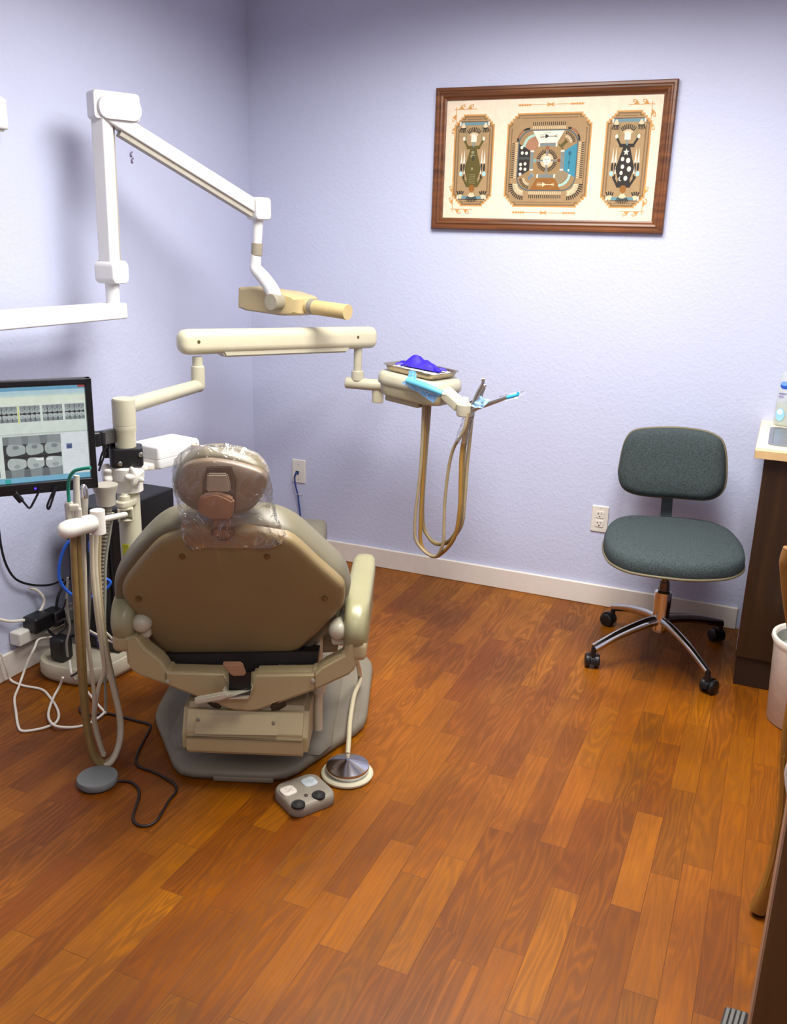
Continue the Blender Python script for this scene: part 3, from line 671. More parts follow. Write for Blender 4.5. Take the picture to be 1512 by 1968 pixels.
bm = BM(); tube(bm, [onY(906, 786, 3.045), onY(899, 805, 3.05), onY(892, 830, 3.055), onY(886, 851, 3.055)], [.016, .02, .022, .024], 5, 16)
for v in bm.verts: v.co += V((random.uniform(-.002, .002), random.uniform(-.002, .002), 0))
tag(obj('plastic_sleeve', bm, FILM, None, 180), 'clear plastic sleeve hanging around the hoses below the instrument holder', 'plastic sleeve')

# assistant's instrument holder on the post
hub = PV(zp(955))+toC*.055-side*.012
bm = BM()
pillow(bm, place(rrect(.075, .045, .02), frame(PV(zp(958))+toC*.045-side*.008, toC*.8-side*.6, (0, 0, 1))), (0, 0, 1), [(.9, -.009), (1, -.005), (1, .007), (.9, .011)])
lathe(bm, hub+V((0, 0, .005)), (0, 0, 1), [(0, .017), (.014, .016), (.017, .011), (.022, .009)], 18)
az = zp(972)-.008
M = frame(V((hub.x, hub.y, az))+toC*.004, side, (0, 0, 1))
for dx in (-.02, .02): box(bm, (dx, 0, 0), (.007, .034, .04), .003, M)
box(bm, (0, 0, .018), (.046, .034, .007), .003, M); box(bm, (0, 0, -.018), (.046, .034, .006), .003, M)
obj('holder_bracket', bm, CREAM, unit)
D2 = 2.42
r0 = V((hub.x, hub.y, az))+toC*.01; r1 = onD(188, 1000, D2)
bm = BM(); cyl(bm, r0, r1, .0085, None, .2, 14); obj('holder_rod', bm, WPLAS, unit)
za = onD(184, 980, D2).z; zb = onD(184, 1026, D2).z
bm = BM(); cyl(bm, V((r1.x, r1.y, zb)), V((r1.x, r1.y, za)), .0195, None, .12, 22); obj('holder_sleeve', bm, WPLAS, unit)
zc = onD(178, 1001, D2).z-.002; b0 = V((r1.x, r1.y, zc)); b1 = onZ(121, 1020, zc)
bd = (b1-b0).normalized()
bm = BM(); lathe(bm, b0+bd*.012, bd, [(0, .02), (.004, .0235), ((b1-b0).length-.03, .0245), ((b1-b0).length-.012, .021), ((b1-b0).length-.002, .012), ((b1-b0).length+.001, .003)], 22); obj('holder_bar', bm, WPLAS, unit)
def bar(t): return b0+bd*((b1-b0).length*t)
D3 = 2.36
def inst(name, label, t_, px, tops, r, m, hosepts, hr, hm, D=2.37, D1=2.37):
    o = thing(name, label, 'dental instrument', bar(t_))
    bm = BM(); tube(bm, [onD(x, y, D) for x, y in tops], r, 4, 12); body = obj('body', bm, m, o)
    bm = BM(); tube(bm, [onD(x, y, D) for x, y in hosepts], hr, 6, 10); obj('hose', bm, hm, o, 60)
    return o, body
TANY = mat('ochre_hose', '7f673c', .45, var=.1)
CLEARG = mat('grey_plastic_grip', 'b9b2a4', .35, var=.1)
i1, _ = inst('saliva_ejector', 'saliva ejector with a green tip tube, leftmost instrument in the white holder bar', .72, 134, [(134, 1028), (134, 1000), (133, 965)], [.0108, .0108, .01], CLEARG,
     [(140, 1030), (143, 1100), (150, 1220), (158, 1330), (168, 1412), (180, 1455), (196, 1474)], .0085, TANY, 2.40)
bm = BM(); tube(bm, [onD(133, 966, 2.40), onD(131, 940, 2.40), onD(133, 920, 2.39), onD(142, 906, 2.38), onD(158, 901, 2.37), onD(174, 899, 2.36)], .0045, 6, 10); obj('tip_tube', bm, mat('green_tube', '0f7f68', .4), i1, label='green bent tube')
i2, b_ = inst('suction_handle', 'clear grey suction handle, middle instrument in the white holder bar', .5, 148, [(150, 1022), (149, 985), (147, 945), (147, 914)], [.0105, .0102, .0085, .0075], CLEARG,
     [(150, 1026), (153, 1100), (158, 1220), (164, 1340), (172, 1420), (184, 1455), (199, 1466)], .0082, TANY, 2.422)
bm = BM(); M = frame(onD(142, 975, 2.39), side, (0, 0, 1)); box(bm, (0, 0, 0), (.026, .016, .018), .005, M); box(bm, (.012, 0, -.022), (.014, .014, .04), .005, M); obj('valve_lever', bm, CLEARG, i2)
i3, b_ = inst('air_syringe', 'metal syringe with a rounded chrome end, right of the suction handle in the holder bar', .3, 163, [(160, 1015), (161, 985), (162, 955)], [.0105, .0105, .0105], mat('smoky_grip', '9a9488', .3), 
     [(160, 1022), (163, 1100), (166, 1200), (175, 1280), (181, 1340), (180, 1380), (184, 1408), (194, 1440), (199, 1452), (200, 1446)], .0055, WHOSE, 2.442)
bm = BM(); lathe(bm, onD(162, 956, 2.442), (0, 0, 1), [(0, .011), (.022, .011), (.032, .008), (.036, .0035)], 16); obj('chrome_end', bm, CHROME, i3)
bm = BM(); tube(bm, [onD(x, y, 2.463) for x, y in ((176, 1026), (178, 1100), (186, 1180), (196, 1250), (200, 1290), (190, 1320), (183, 1360), (182, 1385), (190, 1420), (200, 1450))], .006, 6, 10); obj('supply_hose', bm, WHOSE, unit, 60)
bm = BM(); tube(bm, [onD(x, y, d) for x, y, d in ((184, 1026, 2.485), (182, 1080, 2.485), (187, 1150, 2.485), (196, 1222, 2.485), (206, 1272, 2.485), (219, 1325, 2.48), (230, 1375, 2.47), (232, 1410, 2.455), (226, 1440, 2.44), (214, 1464, 2.42), (197, 1474, 2.402))], .0088, 6, 10); obj('supply_hose', bm, WHOSE, unit, 60)
bm = BM(); tube(bm, [onD(x, y, d) for x, y, d in ((190, 1026, 2.51), (189, 1090, 2.51), (193, 1160, 2.51), (201, 1225, 2.51), (211, 1280, 2.51), (222, 1330, 2.505), (229, 1380, 2.49), (229, 1420, 2.475), (222, 1446, 2.46), (212, 1460, 2.445), (200, 1466, 2.425))], .0075, 6, 10); obj('supply_hose', bm, TAN2, unit, 60)
bm = BM(); pst = PV(zp(1052))+toC*.0325-side*.018; box(bm, (0, 0, 0), (.022, zp(1040)-zp(1066), .002), 0, frame(pst, side, toC-side*.55)); obj('sticker', bm, mat('yellow_green_sticker', 'a8a81e', .5), unit, label='small yellow-green sticker')
# corrugated vacuum hose with its grey cup
bm = BM(); lathe(bm, onD(204, 970, 2.62), (0, 0, 1), [(0, .026), (.03, .028), (.055, .036), (.06, .036)], 22); obj('vacuum_cup', bm, GREYP, unit)
P_ = cat_open([onD(x, y, 2.62) for x, y in ((206, 968), (203, 1010), (198, 1060), (195, 1110), (194, 1170), (196, 1230))], 14)
bm = BM(); tube(bm, P_, [.0125 if i % 2 else .0148 for i in range(len(P_))], 1, 12); obj('vacuum_hose', bm, mat('grey_corrugated', '7c7566', .5), unit, 20)
bm = BM(); tube(bm, [onD(x, y, 2.58) for x, y in ((217, 985), (210, 1030), (203, 1080), (202, 1130), (201, 1190), (201, 1230), (202, 1300), (203, 1366))], .0042, 6, 8); obj('air_line', bm, mat('grey_green_line', '8f9080', .5), unit, 60)
bm = BM(); tube(bm, [onD(x, y, 2.6) for x, y in ((180, 1010), (176, 1080), (172, 1150), (168, 1240))], .005, 6, 8); obj('air_line', bm, mat('grey_line', '6c665c', .5), unit, 60)

# ================================================================== X-RAY MACHINE on the left wall
XW = -2.1
xray = thing('xray_machine', 'white wall-mounted x-ray machine with folding arm and cream x-ray head', 'x-ray machine', (XW, 2.53, 1.2))
ya = onX(229, 594, XW).y; zl = onX(120, 606, XW).z
bm = BM(); beam(bm, (XW, .9, 1.222), (XW, ya, 1.222), .075, .052, .006); box2(bm, (XL+.001, .88, 1.12), (XW+.03, 1.02, 1.32), .02); obj('wall_arm', bm, WHITE, xray)
xc0 = onX(206, 552, XW); xc1 = onX(209, 200, XW)
cx, cy = XW, (xc0.y+xc1.y)/2-.015
ct = zat(cx, cy, 188); cz0 = zat(cx, cy, 545)
bm = BM(); cyl(bm, (cx, cy+.01, 1.245), (cx, cy+.01, cz0+.02), .023); obj('arm_pivot', bm, WHITE, xray)
q0, q1 = V((cx, cy+.003, cz0+.02)), V((cx, cy+.008, ct-.03))
bm = BM(); beam(bm, q0, q1, .05, .05, .005, (0, 1, 0)); up1 = obj('upright_arm', bm, WHITE, xray)
bm = BM(); beam(bm, q0+V((.0, .033, .05)), q1+V((0, .033, -.04)), .03, .018, .002, (0, 1, 0)); obj('grey_channel', bm, GREYP, up1)
bm = BM(); M = frame((cx, cy+.012, (cz0+zat(cx, cy, 510))/2+.008), (0, 1, 0), (1, 0, 0)); pillow(bm, place(rrect(.085, .075, .02), M), (1, 0, 0), [(.93, -.038), (1, -.033), (1, .033), (.93, .038), (.5, .04)]); obj('lower_knuckle', bm, WHITE, xray, 50)
# folding arm: lies in the upright plane through column and elbow
E_ = onY(497, 403, 3.0)
E0 = V((cx, cy, zat(cx, cy, 212))); ed = (E_-E0); eh = V((ed.x, ed.y, 0)).normalized(); en = eh.cross(V((0, 0, 1))).normalized(); edn = ed.normalized(); eu = en.cross(edn)
if en.dot(CAM-E_) < 0: en = -en
bm = BM(); beam(bm, E0+edn*.02, E_-edn*.01, .052, .045, .005, eu if eu.z > 0 else -eu); fa = obj('folding_arm', bm, WHITE, xray)
un = eu if eu.z > 0 else -eu
bm = BM(); beam(bm, E0+edn*.08-un*.03, E_-edn*.02-un*.03, .034, .02, .002, un); obj('grey_channel', bm, GREYP, fa)
bm = BM(); M = frame(V((cx, cy, zat(cx, cy, 207)))+eh*.055, eh, en)
pillow(bm, place(rrect(.155, .085, .012), frame(V((cx, cy, zat(cx, cy, 202)))+eh*.048, eh, en)), en, [(.97, -.034), (1, -.03), (1, .022), (.97, .026)])
pillow(bm, place(rrect(.145, .068, .03), M), en, [(1, .02), (1, .032), (.96, .037), (.5, .038)]); obj('upper_knuckle', bm, WHITE, xray, 50)
bm = BM(); pillow(bm, place(rrect(.066, .078, .012), frame(E_+V((0, 0, .003)), eh, en)), en, [(.9, -.036), (1, -.03), (1, .03), (.9, .036)]); obj('elbow_knuckle', bm, WHITE, xray, 50)
ex, ey = E_.x, E_.y
def EX(px, py): return onY(px, py, ey)
bm = BM(); cyl(bm, EX(496, 420), EX(494, 468), .02, .017); obj('yoke_stem', bm, WHITE, xray)
bm = BM(); cyl(bm, EX(494, 467), EX(493, 491), .0205, .0205, .08); obj('swivel_ring', bm, mat('warm_grey_ring', '8f8672', .45), xray)
bm = BM(); tube(bm, [EX(492, 489), EX(491, 505), EX(492, 517), EX(505, 532), EX(522, 556), EX(531, 582)], [.02, .0205, .023, .025, .027, .028], 6, 18); obj('yoke_arm', bm, WHITE, xray, 60)
# head
XCREAM = mat('xray_head_cream', 'bda97a', .38, var=.03); hdm = [XCREAM]
hcx = onY(541, 577, ey+.085); h_l, h_r = onY(474, 571, ey+.105), onY(612, 588, ey+.045)
hd = (h_r-h_l).normalized(); hn2 = V((hd.y, -hd.x, 0)).normalized()
if hn2.dot(CAM-hcx) < 0: hn2 = -hn2
hz_ = hd.cross(hn2);  hz_ = hz_ if hz_.z > 0 else -hz_
def HP(px, py): return onP(px, py, hcx, hn2)
ol = [(473, 551), (497, 550), (530, 556), (560, 560), (588, 569), (594, 574), (594, 602), (586, 606), (555, 606), (520, 601), (486, 596), (472, 590)]
bm = BM(); pillow(bm, [HP(*p) for p in ol], hn2, [(.82, -.075), (.95, -.06), (1, -.03), (1, .03), (.95, .052), (.82, .062), (.5, .064)]); xh = obj('xray_head', bm, XCREAM, xray, 30)
bm = BM(); 
for a, b in (((474, 575), (540, 587)), ((540, 587), (592, 590))): beam(bm, HP(*a)+hn2*.0355, HP(*b)+hn2*.0355, .002, .003)
obj('head_seam', bm, mat('seam_grey', '9a8c68', .5), xh)
c0, c1 = onY(588, 588, ey+.055), onY(600, 589.5, ey+.043); c2 = onY(664, 599, ey+.005)
bm = BM(); cyl(bm, c0-hd*.02, c1, .026, .026, .1); obj('cone_collar', bm, XCREAM, xh)
bm = BM(); cyl(bm, onY(597, 589, ey+.045), onY(606, 590.5, ey+.039), .0285, .0285, .1); obj('grey_ring', bm, mat('ring_grey', '8b8373', .5), xh)
bm = BM(); lathe(bm, onY(604, 590.5, ey+.039), c2-c1, [(0, .027), ((c2-c1).length*.93, .0275), ((c2-c1).length*.95, .0285), ((c2-c1).length, .0275)], 24); obj('xray_cone', bm, mat('cone_cream', 'c0aa76', .42), xh)
bm = BM(); pc = EX(531, 580); lathe(bm, pc, hn2, [(-.04, .031), (.03, .031), (.033, .029)], 24); 
obj('pivot_cap', bm, mat('cap_grey', '938c78', .45), xray)
# control box of the x-ray machine, on the wall near the left edge
p = onX(15, 200, XL+.06); q = onX(17, 250, XL+.06)
bm = BM(); box2(bm, (XL, p.y-.2, q.z), (XL+.06, p.y, p.z+.005), .008); pillow(bm, [V((XL+.03, y, p.z)) for y in (0,)]*0 or place(rrect(.06, .2, .006), Matrix.Translation((XL+.03, p.y-.1, p.z))), (0, 0, 1), [(1, 0), (.98, .012), (.8, .02)])
xb = obj('xray_control_box', bm, WHITE)
bm = BM(); box2(bm, (XL+.012, p.y-.19, q.z-.005), (XL+.05, p.y-.012, q.z), .001); obj('bottom_plate', bm, GREYP, xb)
bm = BM(); tube(bm, [V((XL+.03, p.y-.06, q.z)), V((XL+.01, p.y-.062, q.z-.08)), V((XL+.008, p.y-.07, q.z-.3))], .005); obj('cable', bm, WCAB, xb)
tag(xb, 'white plastic box high on the left wall at the left edge', 'control box')

# ================================================================== MONITOR
m1 = onD(183, 833, 2.53); md = V((.627, .779, 0)); mn = V((.779, -.627, 0)); mw, mh = .525, None
zt, zb_ = onP(178, 726, m1, mn).z, onP(190, 937, m1, mn).z; mh = zt-zb_
mr = onP(189, 937, m1, mn); mc_ = V((mr.x, mr.y, 0))-md*(mw/2)+V((0, 0, (zt+zb_)/2))
mon = thing('computer_monitor', 'black-framed computer monitor showing dental x-ray images at the left edge', 'monitor', V((mc_.x, mc_.y, zb_)))
MM = frame(mc_, md, mn); 
bm = BM(); fw = .017; fb = .03
box(bm, (0, mh/2-fw/2, -.012), (mw, fw, .03), .003, MM); box(bm, (0, -mh/2+fb/2, -.012), (mw, fb, .03), .003, MM)
for s in (-1, 1): box(bm, (s*(mw/2-fw/2), 0, -.012), (fw, mh, .03), .003, MM)
box(bm, (0, 0, -.022), (mw-.01, mh-.01, .016), .003, MM); box(bm, (0, -.02, -.045), (mw*.6, mh*.6, .04), .02, MM)
bez = obj('bezel', bm, mat('monitor_black', '0d0b0c', .35, var=.2), mon)
sw, sh_ = mw-2*fw, mh-fw-fb
SM = MM @ Matrix.Translation((0, (fb-fw)/2, -.0125)); F = Flat(SM, .8, 'screen', .3)
def S(x): return (x-.5)*sw     # 0..1 left to right
def T(y): return (.5-y)*sh_    # 0..1 top to bottom
F.rect(S(0), T(1), S(1), T(0), 'd8e4dc')
F.rect(S(0), T(.045), S(1), T(0), '6fa6c4'); F.rect(S(.965), T(.03), S(1), T(0), 'a8504a')
F.rect(S(0), T(.085), S(1), T(.045), 'b8d4dc'); F.rect(S(.3), T(.07), S(.56), T(.062), '7e98a4')
F.rect(S(0), T(.105), S(1), T(.085), 'c4ded8'); F.rect(S(0), T(.19), S(1), T(.105), 'e2ecda')
rnd = random.Random(3)
def film_img(x0, y0, x1, y1, big=False):
    """a grey bitewing picture: bone at top and bottom, two facing rows of teeth, dark gap between"""
    w, h = x1-x0, y1-y0; ym = y0+h*.5
    def clampP(pts): return [(S(min(max(x, x0), x1)), T(min(max(y, y0), y1))) for x, y in pts]
    F.rect(S(x0), T(y1), S(x1), T(y0), '2e3233')
    F.rect(S(x0), T(y0+h*.2), S(x1), T(y0), '767e80'); F.rect(S(x0), T(y1), S(x1), T(y1-h*.2), '626a6c')
    k = 3 if big else 4
    for j in range(k):
        cx = x0+w*((j+.62)/k if big else (j+.5)/k)+rnd.uniform(-.01, .01)*w; rx = w*.5/k*rnd.uniform(.9, 1.04)
        for sgn, cr, rt, pu in ((-1, 'a6b0ae', '8b9496', '7c8688'), (1, 'b4bebc', '848e90', '96a0a2')):
            cy = ym+sgn*h*.17
            F.poly(clampP([(cx-rx*.78, cy), (cx+rx*.78, cy), (cx+rx*.62, cy+sgn*h*.4), (cx-rx*.62, cy+sgn*h*.4)]), rt)
            F.poly(clampP([(cx+rx*math.copysign(abs(math.cos(t))**.62, math.cos(t)), cy+h*.135*(1+.12*math.cos(3*t))*math.copysign(abs(math.sin(t))**.62, math.sin(t))) for t in [2*PI*i/28 for i in range(28)]]), cr)
            F.ell(*clampP([(cx, cy+sgn*h*.06)])[0], sw*rx*.34, sh_*h*.05, pu, 14)
            if big and sgn > 0 and j == 1: F.poly(clampP([(cx-rx*.1, cy-h*.12), (cx+rx*.95, cy-h*.12), (cx+rx*.9, cy-h*.055), (cx+rx*.1, cy-h*.06)]), 'eef2f0')
            if big and sgn > 0 and j == 2: F.poly(clampP([(cx-rx*.9, cy-h*.1), (cx-rx*.2, cy-h*.11), (cx-rx*.3, cy-h*.05), (cx-rx*.85, cy-h*.05)]), 'dfe6e4')
    F.poly(clampP([(x0, ym-h*.03), (x0+w*.3, ym+h*.0), (x0+w*.6, ym-h*.01), (x1, ym-h*.05), (x1, ym+h*.01), (x0+w*.6, ym+h*.03), (x0+w*.3, ym+h*.035), (x0, ym+h*.02)]), '241f1d')
x_l = 0.0
for k in range(7):
    xr = .992-.114*k; film_img(xr-.1, .2, xr, .365)
F.rect(S(.992-.114*3+.004), T(.38), S(.992-.114*3+.009), T(.2), 'd8d850')
F.rect(S(0), T(.5), S(1), T(.485), 'c0ccc4')
film_img(.28, .53, .54, .93, True); film_img(.565, .51, .858, .945, True)
F.rect(S(.862), T(.935), S(1), T(.5), 'dfe6ea'); F.rect(S(.885), T(.675), S(.915), T(.62), '5c6c98'); F.rect(S(.89), T(.665), S(.91), T(.64), '3a4870')
for k in range(4): F.rect(S(.93), T(.635+.03*k), S(.98), T(.63+.03*k), 'cdd6dc')
F.rect(S(0), T(1), S(1), T(.945), '78b4d2'); F.rect(S(.56), T(1), S(.59), T(.955), '2fa8a4')
scr = F.done('screen', mon)
bm = BM(); pl_ = onP(68, 939, mc_+mn*.003, mn); lathe(bm, pl_, mn, [(-.002, .003), (.001, .003), (.0015, .002)], 10); obj('power_light', bm, mat('violet_led', '3a20e0', .4, emit=4.), mon, label='small violet power light')
# black arm from the unit's clamp to the back of the screen
bm = BM(); a0 = PV(z_cl1-.002)-toC*.02-side*.03; a1 = onP(192, 843, V((mr.x, mr.y, 0))-mn*.09, mn); a2 = mc_-mn*.07; a2.z = a1.z
aq = PV(zp(842))-toC*.05; beam(bm, aq-side*.03, a1, .03, .042, .006); beam(bm, a1, a2, .03, .042, .006); beam(bm, a2, a2+mn*.03, .1, .1, .005)
box(bm, (0, 0, 0), (.05, .03, .06), .008, frame(PV(zp(850)-.03)-toC*.063-side*.045, side, (0, 0, 1)))
obj('monitor_arm', bm, BLACK, mon)
for pts in (((30, 944), (38, 955), (48, 968), (57, 976), (66, 962), (78, 938)), ((106, 936), (97, 956), (91, 972), (94, 978), (100, 962), (108, 936)), ((190, 905), (197, 885), (203, 870)), ((190, 895), (196, 872), (205, 858))):
    bm = BM(); tube(bm, [onD(x, y, 2.5 if x < 150 else 2.62) for x, y in pts], .003, 6, 8); obj('cable', bm, BCAB, mon, 60)
bm = BM(); beam(bm, onD(27, 947, 2.5), onD(42, 964, 2.5), .016, .016, .004); obj('ferrite', bm, BLACK, mon)

# ================================================================== COMPUTER on its white floor stand
bm = BM(); box2(bm, (-2.2, 2.31, .056), (-2.0, 2.66, .578), .006); pc = obj('computer_tower', bm, mat('pc_black', '0d0c0e', .5, var=.15))
bm = BM(); box2(bm, (-2.185, 2.303, .07), (-2.015, 2.311, .57), .003); obj('front_panel', bm, BLACK, pc)
tag(pc, 'black computer tower standing on a white floor stand behind the dental unit', 'computer')
bm = BM()
pillow(bm, cat_closed([V((x, y, 0)) for x, y in ((-2.24, 2.25), (-2.2, 2.14), (-2.1, 2.12), (-1.99, 2.15), (-1.95, 2.26), (-1.95, 2.6), (-1.99, 2.7), (-2.2, 2.7), (-2.24, 2.6))], 4), (0, 0, 1), [(.9, .0), (.97, .004), (1, .02), (1, .05), (.985, .062), (.95, .063), (.9, .052), (.5, .052)])
tag(obj('computer_stand', bm, mat('stand_cream', 'bdb39c', .45), None, 60), 'cream rounded floor stand under the black computer tower', 'stand')
WX = XL+.03
bm = BM(); s0, s1 = onX(30, 1233, WX), onX(130, 1172, WX); zs_ = (s0.z+s1.z)/2
box2(bm, (XL, s0.y, zs_-.03), (XL+.05, s1.y+.1, zs_+.02), .008); ps = obj('power_strip', bm, WPLAS)
for k in range(3):
    bm = BM(); box2(bm, (XL+.012, s0.y+.1+.07*k, zs_+.018), (XL+.04, s0.y+.14+.07*k, zs_+.0215), .001); obj('socket', bm, GREYP, ps)
tag(ps, 'white power strip fixed along the left wall above the baseboard', 'power strip')
def wallpt(px, py, dx=.03): return onX(px, py, XL+dx)
for k, (px, py, sx, lab) in enumerate(((75, 1194, .05, 'black plug adapter at the near end of the power strip'), (106, 1184, .034, 'black plug beside the adapter on the power strip, nearer the computer'))):
    c = wallpt(px, py, .045); bm = BM(); box2(bm, (XL+.015, c.y-sx, c.z-.028), (XL+.08, c.y+sx*.6, c.z+.03), .01); o = obj('plug_adapter', bm, BLACK)
    bm = BM(); tube(bm, [V((XL+.05, c.y, c.z+.025)), V((XL+.055, c.y+.02, c.z+.085)), V((XL+.05, c.y+.09, c.z+.12)), V((XL+.045, c.y+.2, c.z+.1))] if k else [V((XL+.07, c.y, c.z-.01)), V((XL+.085, c.y+.03, c.z-.06)), V((XL+.09, c.y+.12, c.z-.09)), V((XL+.085, c.y+.24, c.z-.05)), V((XL+.075, c.y+.3, c.z+.03))], .005, 6, 8); obj('cord', bm, BCAB, o, 60)
    tag(o, lab, 'plug')
for px, py in ((56, 1182), (92, 1200)): pass
def cable(name, pts3, r, m, label, cat='cable', k=7, sides=8):
    bm = BM(); tube(bm, pts3, r, k, sides); return tag(obj(name, bm, m, None, 80), label, cat)
fz = lambda x, y, z=.0045: onZ(x, y, z)
wc = [onX(-8, 1250, XL+.03), onX(4, 1263, XL+.035), fz(12, 1284, .06), fz(20, 1306, .012)]+[fz(x, y) for x, y in ((42, 1317), (80, 1325), (96, 1340), (108, 1358), (113, 1374), (109, 1387), (98, 1394), (76, 1401), (44, 1405), (35, 1395), (31, 1370), (28, 1342), (36, 1320))]+[fz(45, 1294, .03), fz(54, 1270, .07), onX(66, 1246, XL+.09), onX(76, 1228, XL+.07), onX(110, 1224, XL+.055)]
bm = BM(); bk0 = onZ(118, 1248, .09); box(bm, (bk0.x, bk0.y, .097), (.062, .055, .085), .012); tag(obj('power_adapter', bm, BLACK), 'black power brick sitting on the cream floor stand in front of the computer', 'adapter')
cable('white_cable', wc, .0042, WCAB, 'white cable making a wide loop on the floor by the left wall')
cable('white_cable', [fz(121, 1302, .078), fz(115, 1318, .04), fz(104, 1338, .016)]+[fz(x, y, .014) for x, y in ((96, 1358), (93, 1374), (97, 1387), (110, 1396))]+[fz(x, y) for x, y in ((138, 1398), (165, 1393), (182, 1384))]+[fz(196, 1374, .013), fz(204, 1364, .014)], .0042, WCAB, 'white cable curling from the cream floor stand to behind the hanging hoses')
cable('white_cable', [fz(134, 1270, .095), fz(137, 1292, .085), fz(142, 1306, .045), fz(150, 1306, .014), fz(172, 1334, .014), fz(190, 1356, .014), fz(203, 1370, .014)], .0038, WCAB, 'thin white cable running straight across the floor behind the hoses')
cable('white_cable', [onX(-8, 1189, XL+.012), onX(20, 1194, XL+.02), onX(55, 1190, XL+.03), onX(74, 1178, XL+.03), onX(84, 1160, XL+.03), onX(82, 1146, XL+.03), onX(70, 1134, XL+.02), onX(56, 1130, XL+.012)], .0055, WCAB, 'thick white cable bowed against the left wall above the power strip')
cable('black_cable', [onX(-4, 1005, XL+.02), onX(3, 1055, XL+.02), onX(14, 1090, XL+.02), onX(32, 1114, XL+.02), onX(62, 1124, XL+.02), onX(95, 1124, XL+.03), onX(122, 1114, XL+.04)], .004, BCAB, 'black cable sagging in front of the left wall below the monitor')
cable('blue_cable', [onD(x, y, 2.7) for x, y in ((150, 1026), (128, 1046), (116, 1075), (113, 1105), (120, 1125), (134, 1140), (152, 1147), (176, 1147), (200, 1135), (212, 1118), (190, 1105), (180, 1080), (172, 1050), (178, 1030))], .0045, BLUE, 'bright blue network cable coiled behind the tan hoses')
for k, (pts, r, m, lab) in enumerate((
    (((176, 1150), (170, 1190), (160, 1215), (150, 1235), (158, 1262), (150, 1290), (136, 1300)), .0035, BCAB, 'black cable dropping between computer and hoses to the floor stand'),
    (((128, 1150), (120, 1170), (108, 1182), (112, 1196), (124, 1190), (126, 1205), (112, 1218)), .0035, BCAB, 'black cable tangled above the power strip beside the plugs'),
    (((180, 1130), (172, 1170), (164, 1195), (172, 1215), (186, 1225), (190, 1245)), .0035, mat('navy_cable', '27326a', .5), 'dark navy cable hanging in front of the computer tower'),
    (((130, 1110), (128, 1160), (134, 1205), (128, 1235), (130, 1262)), .0035, mat('grey_cable', '8d8a80', .5), 'grey cable hanging straight down left of the tan hoses'))):
    cable('hanging_cable', [onD(x, y, 2.72) for x, y in pts], r, m, lab)
cable('white_cable', [onD(x, y, 2.66) for x, y in ((160, 1200), (172, 1212), (190, 1222), (206, 1230), (222, 1236), (212, 1224), (204, 1216))], .004, WCAB, 'short pale cable bundle beside the left armrest of the dental chair')

# ================================================================== FOOT CONTROLS
c = onZ(667, 1490, 0)
disc = thing('foot_control', 'round chrome foot control with cream rim on the floor right of the chair', 'foot control', c)
bm = BM(); lathe(bm, c, (0, 0, 1), [(0, .066), (.004, .074), (.01, .075), (.014, .071), (.015, .05)], 40); obj('rim', bm, CREAMY, disc)
bm = BM(); lathe(bm, c+V((.001, 0, 0)), (0, 0, 1), [(.016, .058), (.022, .06), (.03, .062), (.0345, .061), (.05, .012), (.052, .003)], 48); obj('chrome_dome', bm, mat('dome_chrome', 'c2c4cc', .16, 1., var=.03), disc, 30)
bm = BM(); lathe(bm, c, (0, 0, 1), [(.012, .056), (.026, .059), (.0265, .05)], 40); obj('dome_skirt', bm, mat('skirt_brown', '5a4436', .3, .6), disc)
bm = BM()
hpts = [onZ(668, 1448, .03), onZ(670, 1425, .05), onZ(672, 1390, .056), onZ(676, 1360, .058), onZ(681, 1335, .062), onZ(690, 1312, .07), onZ(691, 1296, .09), onA(687, 1275, .36), LW(.30, .33, .345), LW(.2, .35, .325), LW(.15, .36, .325)]
tube(bm, hpts, .0075, 7, 10); obj('hose', bm, mat('pale_hose', 'cbbf9c', .45), disc, 60)
# chair pedal with two pads and two joysticks
pa = onZ(529, 1530, 0); pb = onZ(615, 1494, 0); pcn = onZ(639, 1553, 0); pd = onZ(556, 1579, 0)
pm = (pa+pb+pcn+pd)/4; ux = ((pb-pa)+(pcn-pd)).normalized(); vy = V((-ux.y, ux.x, 0)); wx = ((pb-pa).length+(pcn-pd).length)/2; wy = ((pa-pd).length+(pb-pcn).length)/2
pedal = thing('chair_pedal', 'grey chair pedal with two pale pads and two black buttons, on the floor', 'foot pedal', pm)
PMx = frame(pm, ux, (0, 0, 1))
bm = BM(); pillow(bm, place(rrect(wx*.98, wy*.95, .03), PMx), (0, 0, 1), [(.96, 0), (1, .003), (1, .02), (.985, .028), (.94, .034), (.86, .036), (.5, .037)]); pb_ = obj('pedal_body', bm, mat('pedal_grey', '8d8474', .5), pedal, 60)
def ptop(px, py, z=.037): return onZ(px, py, z)
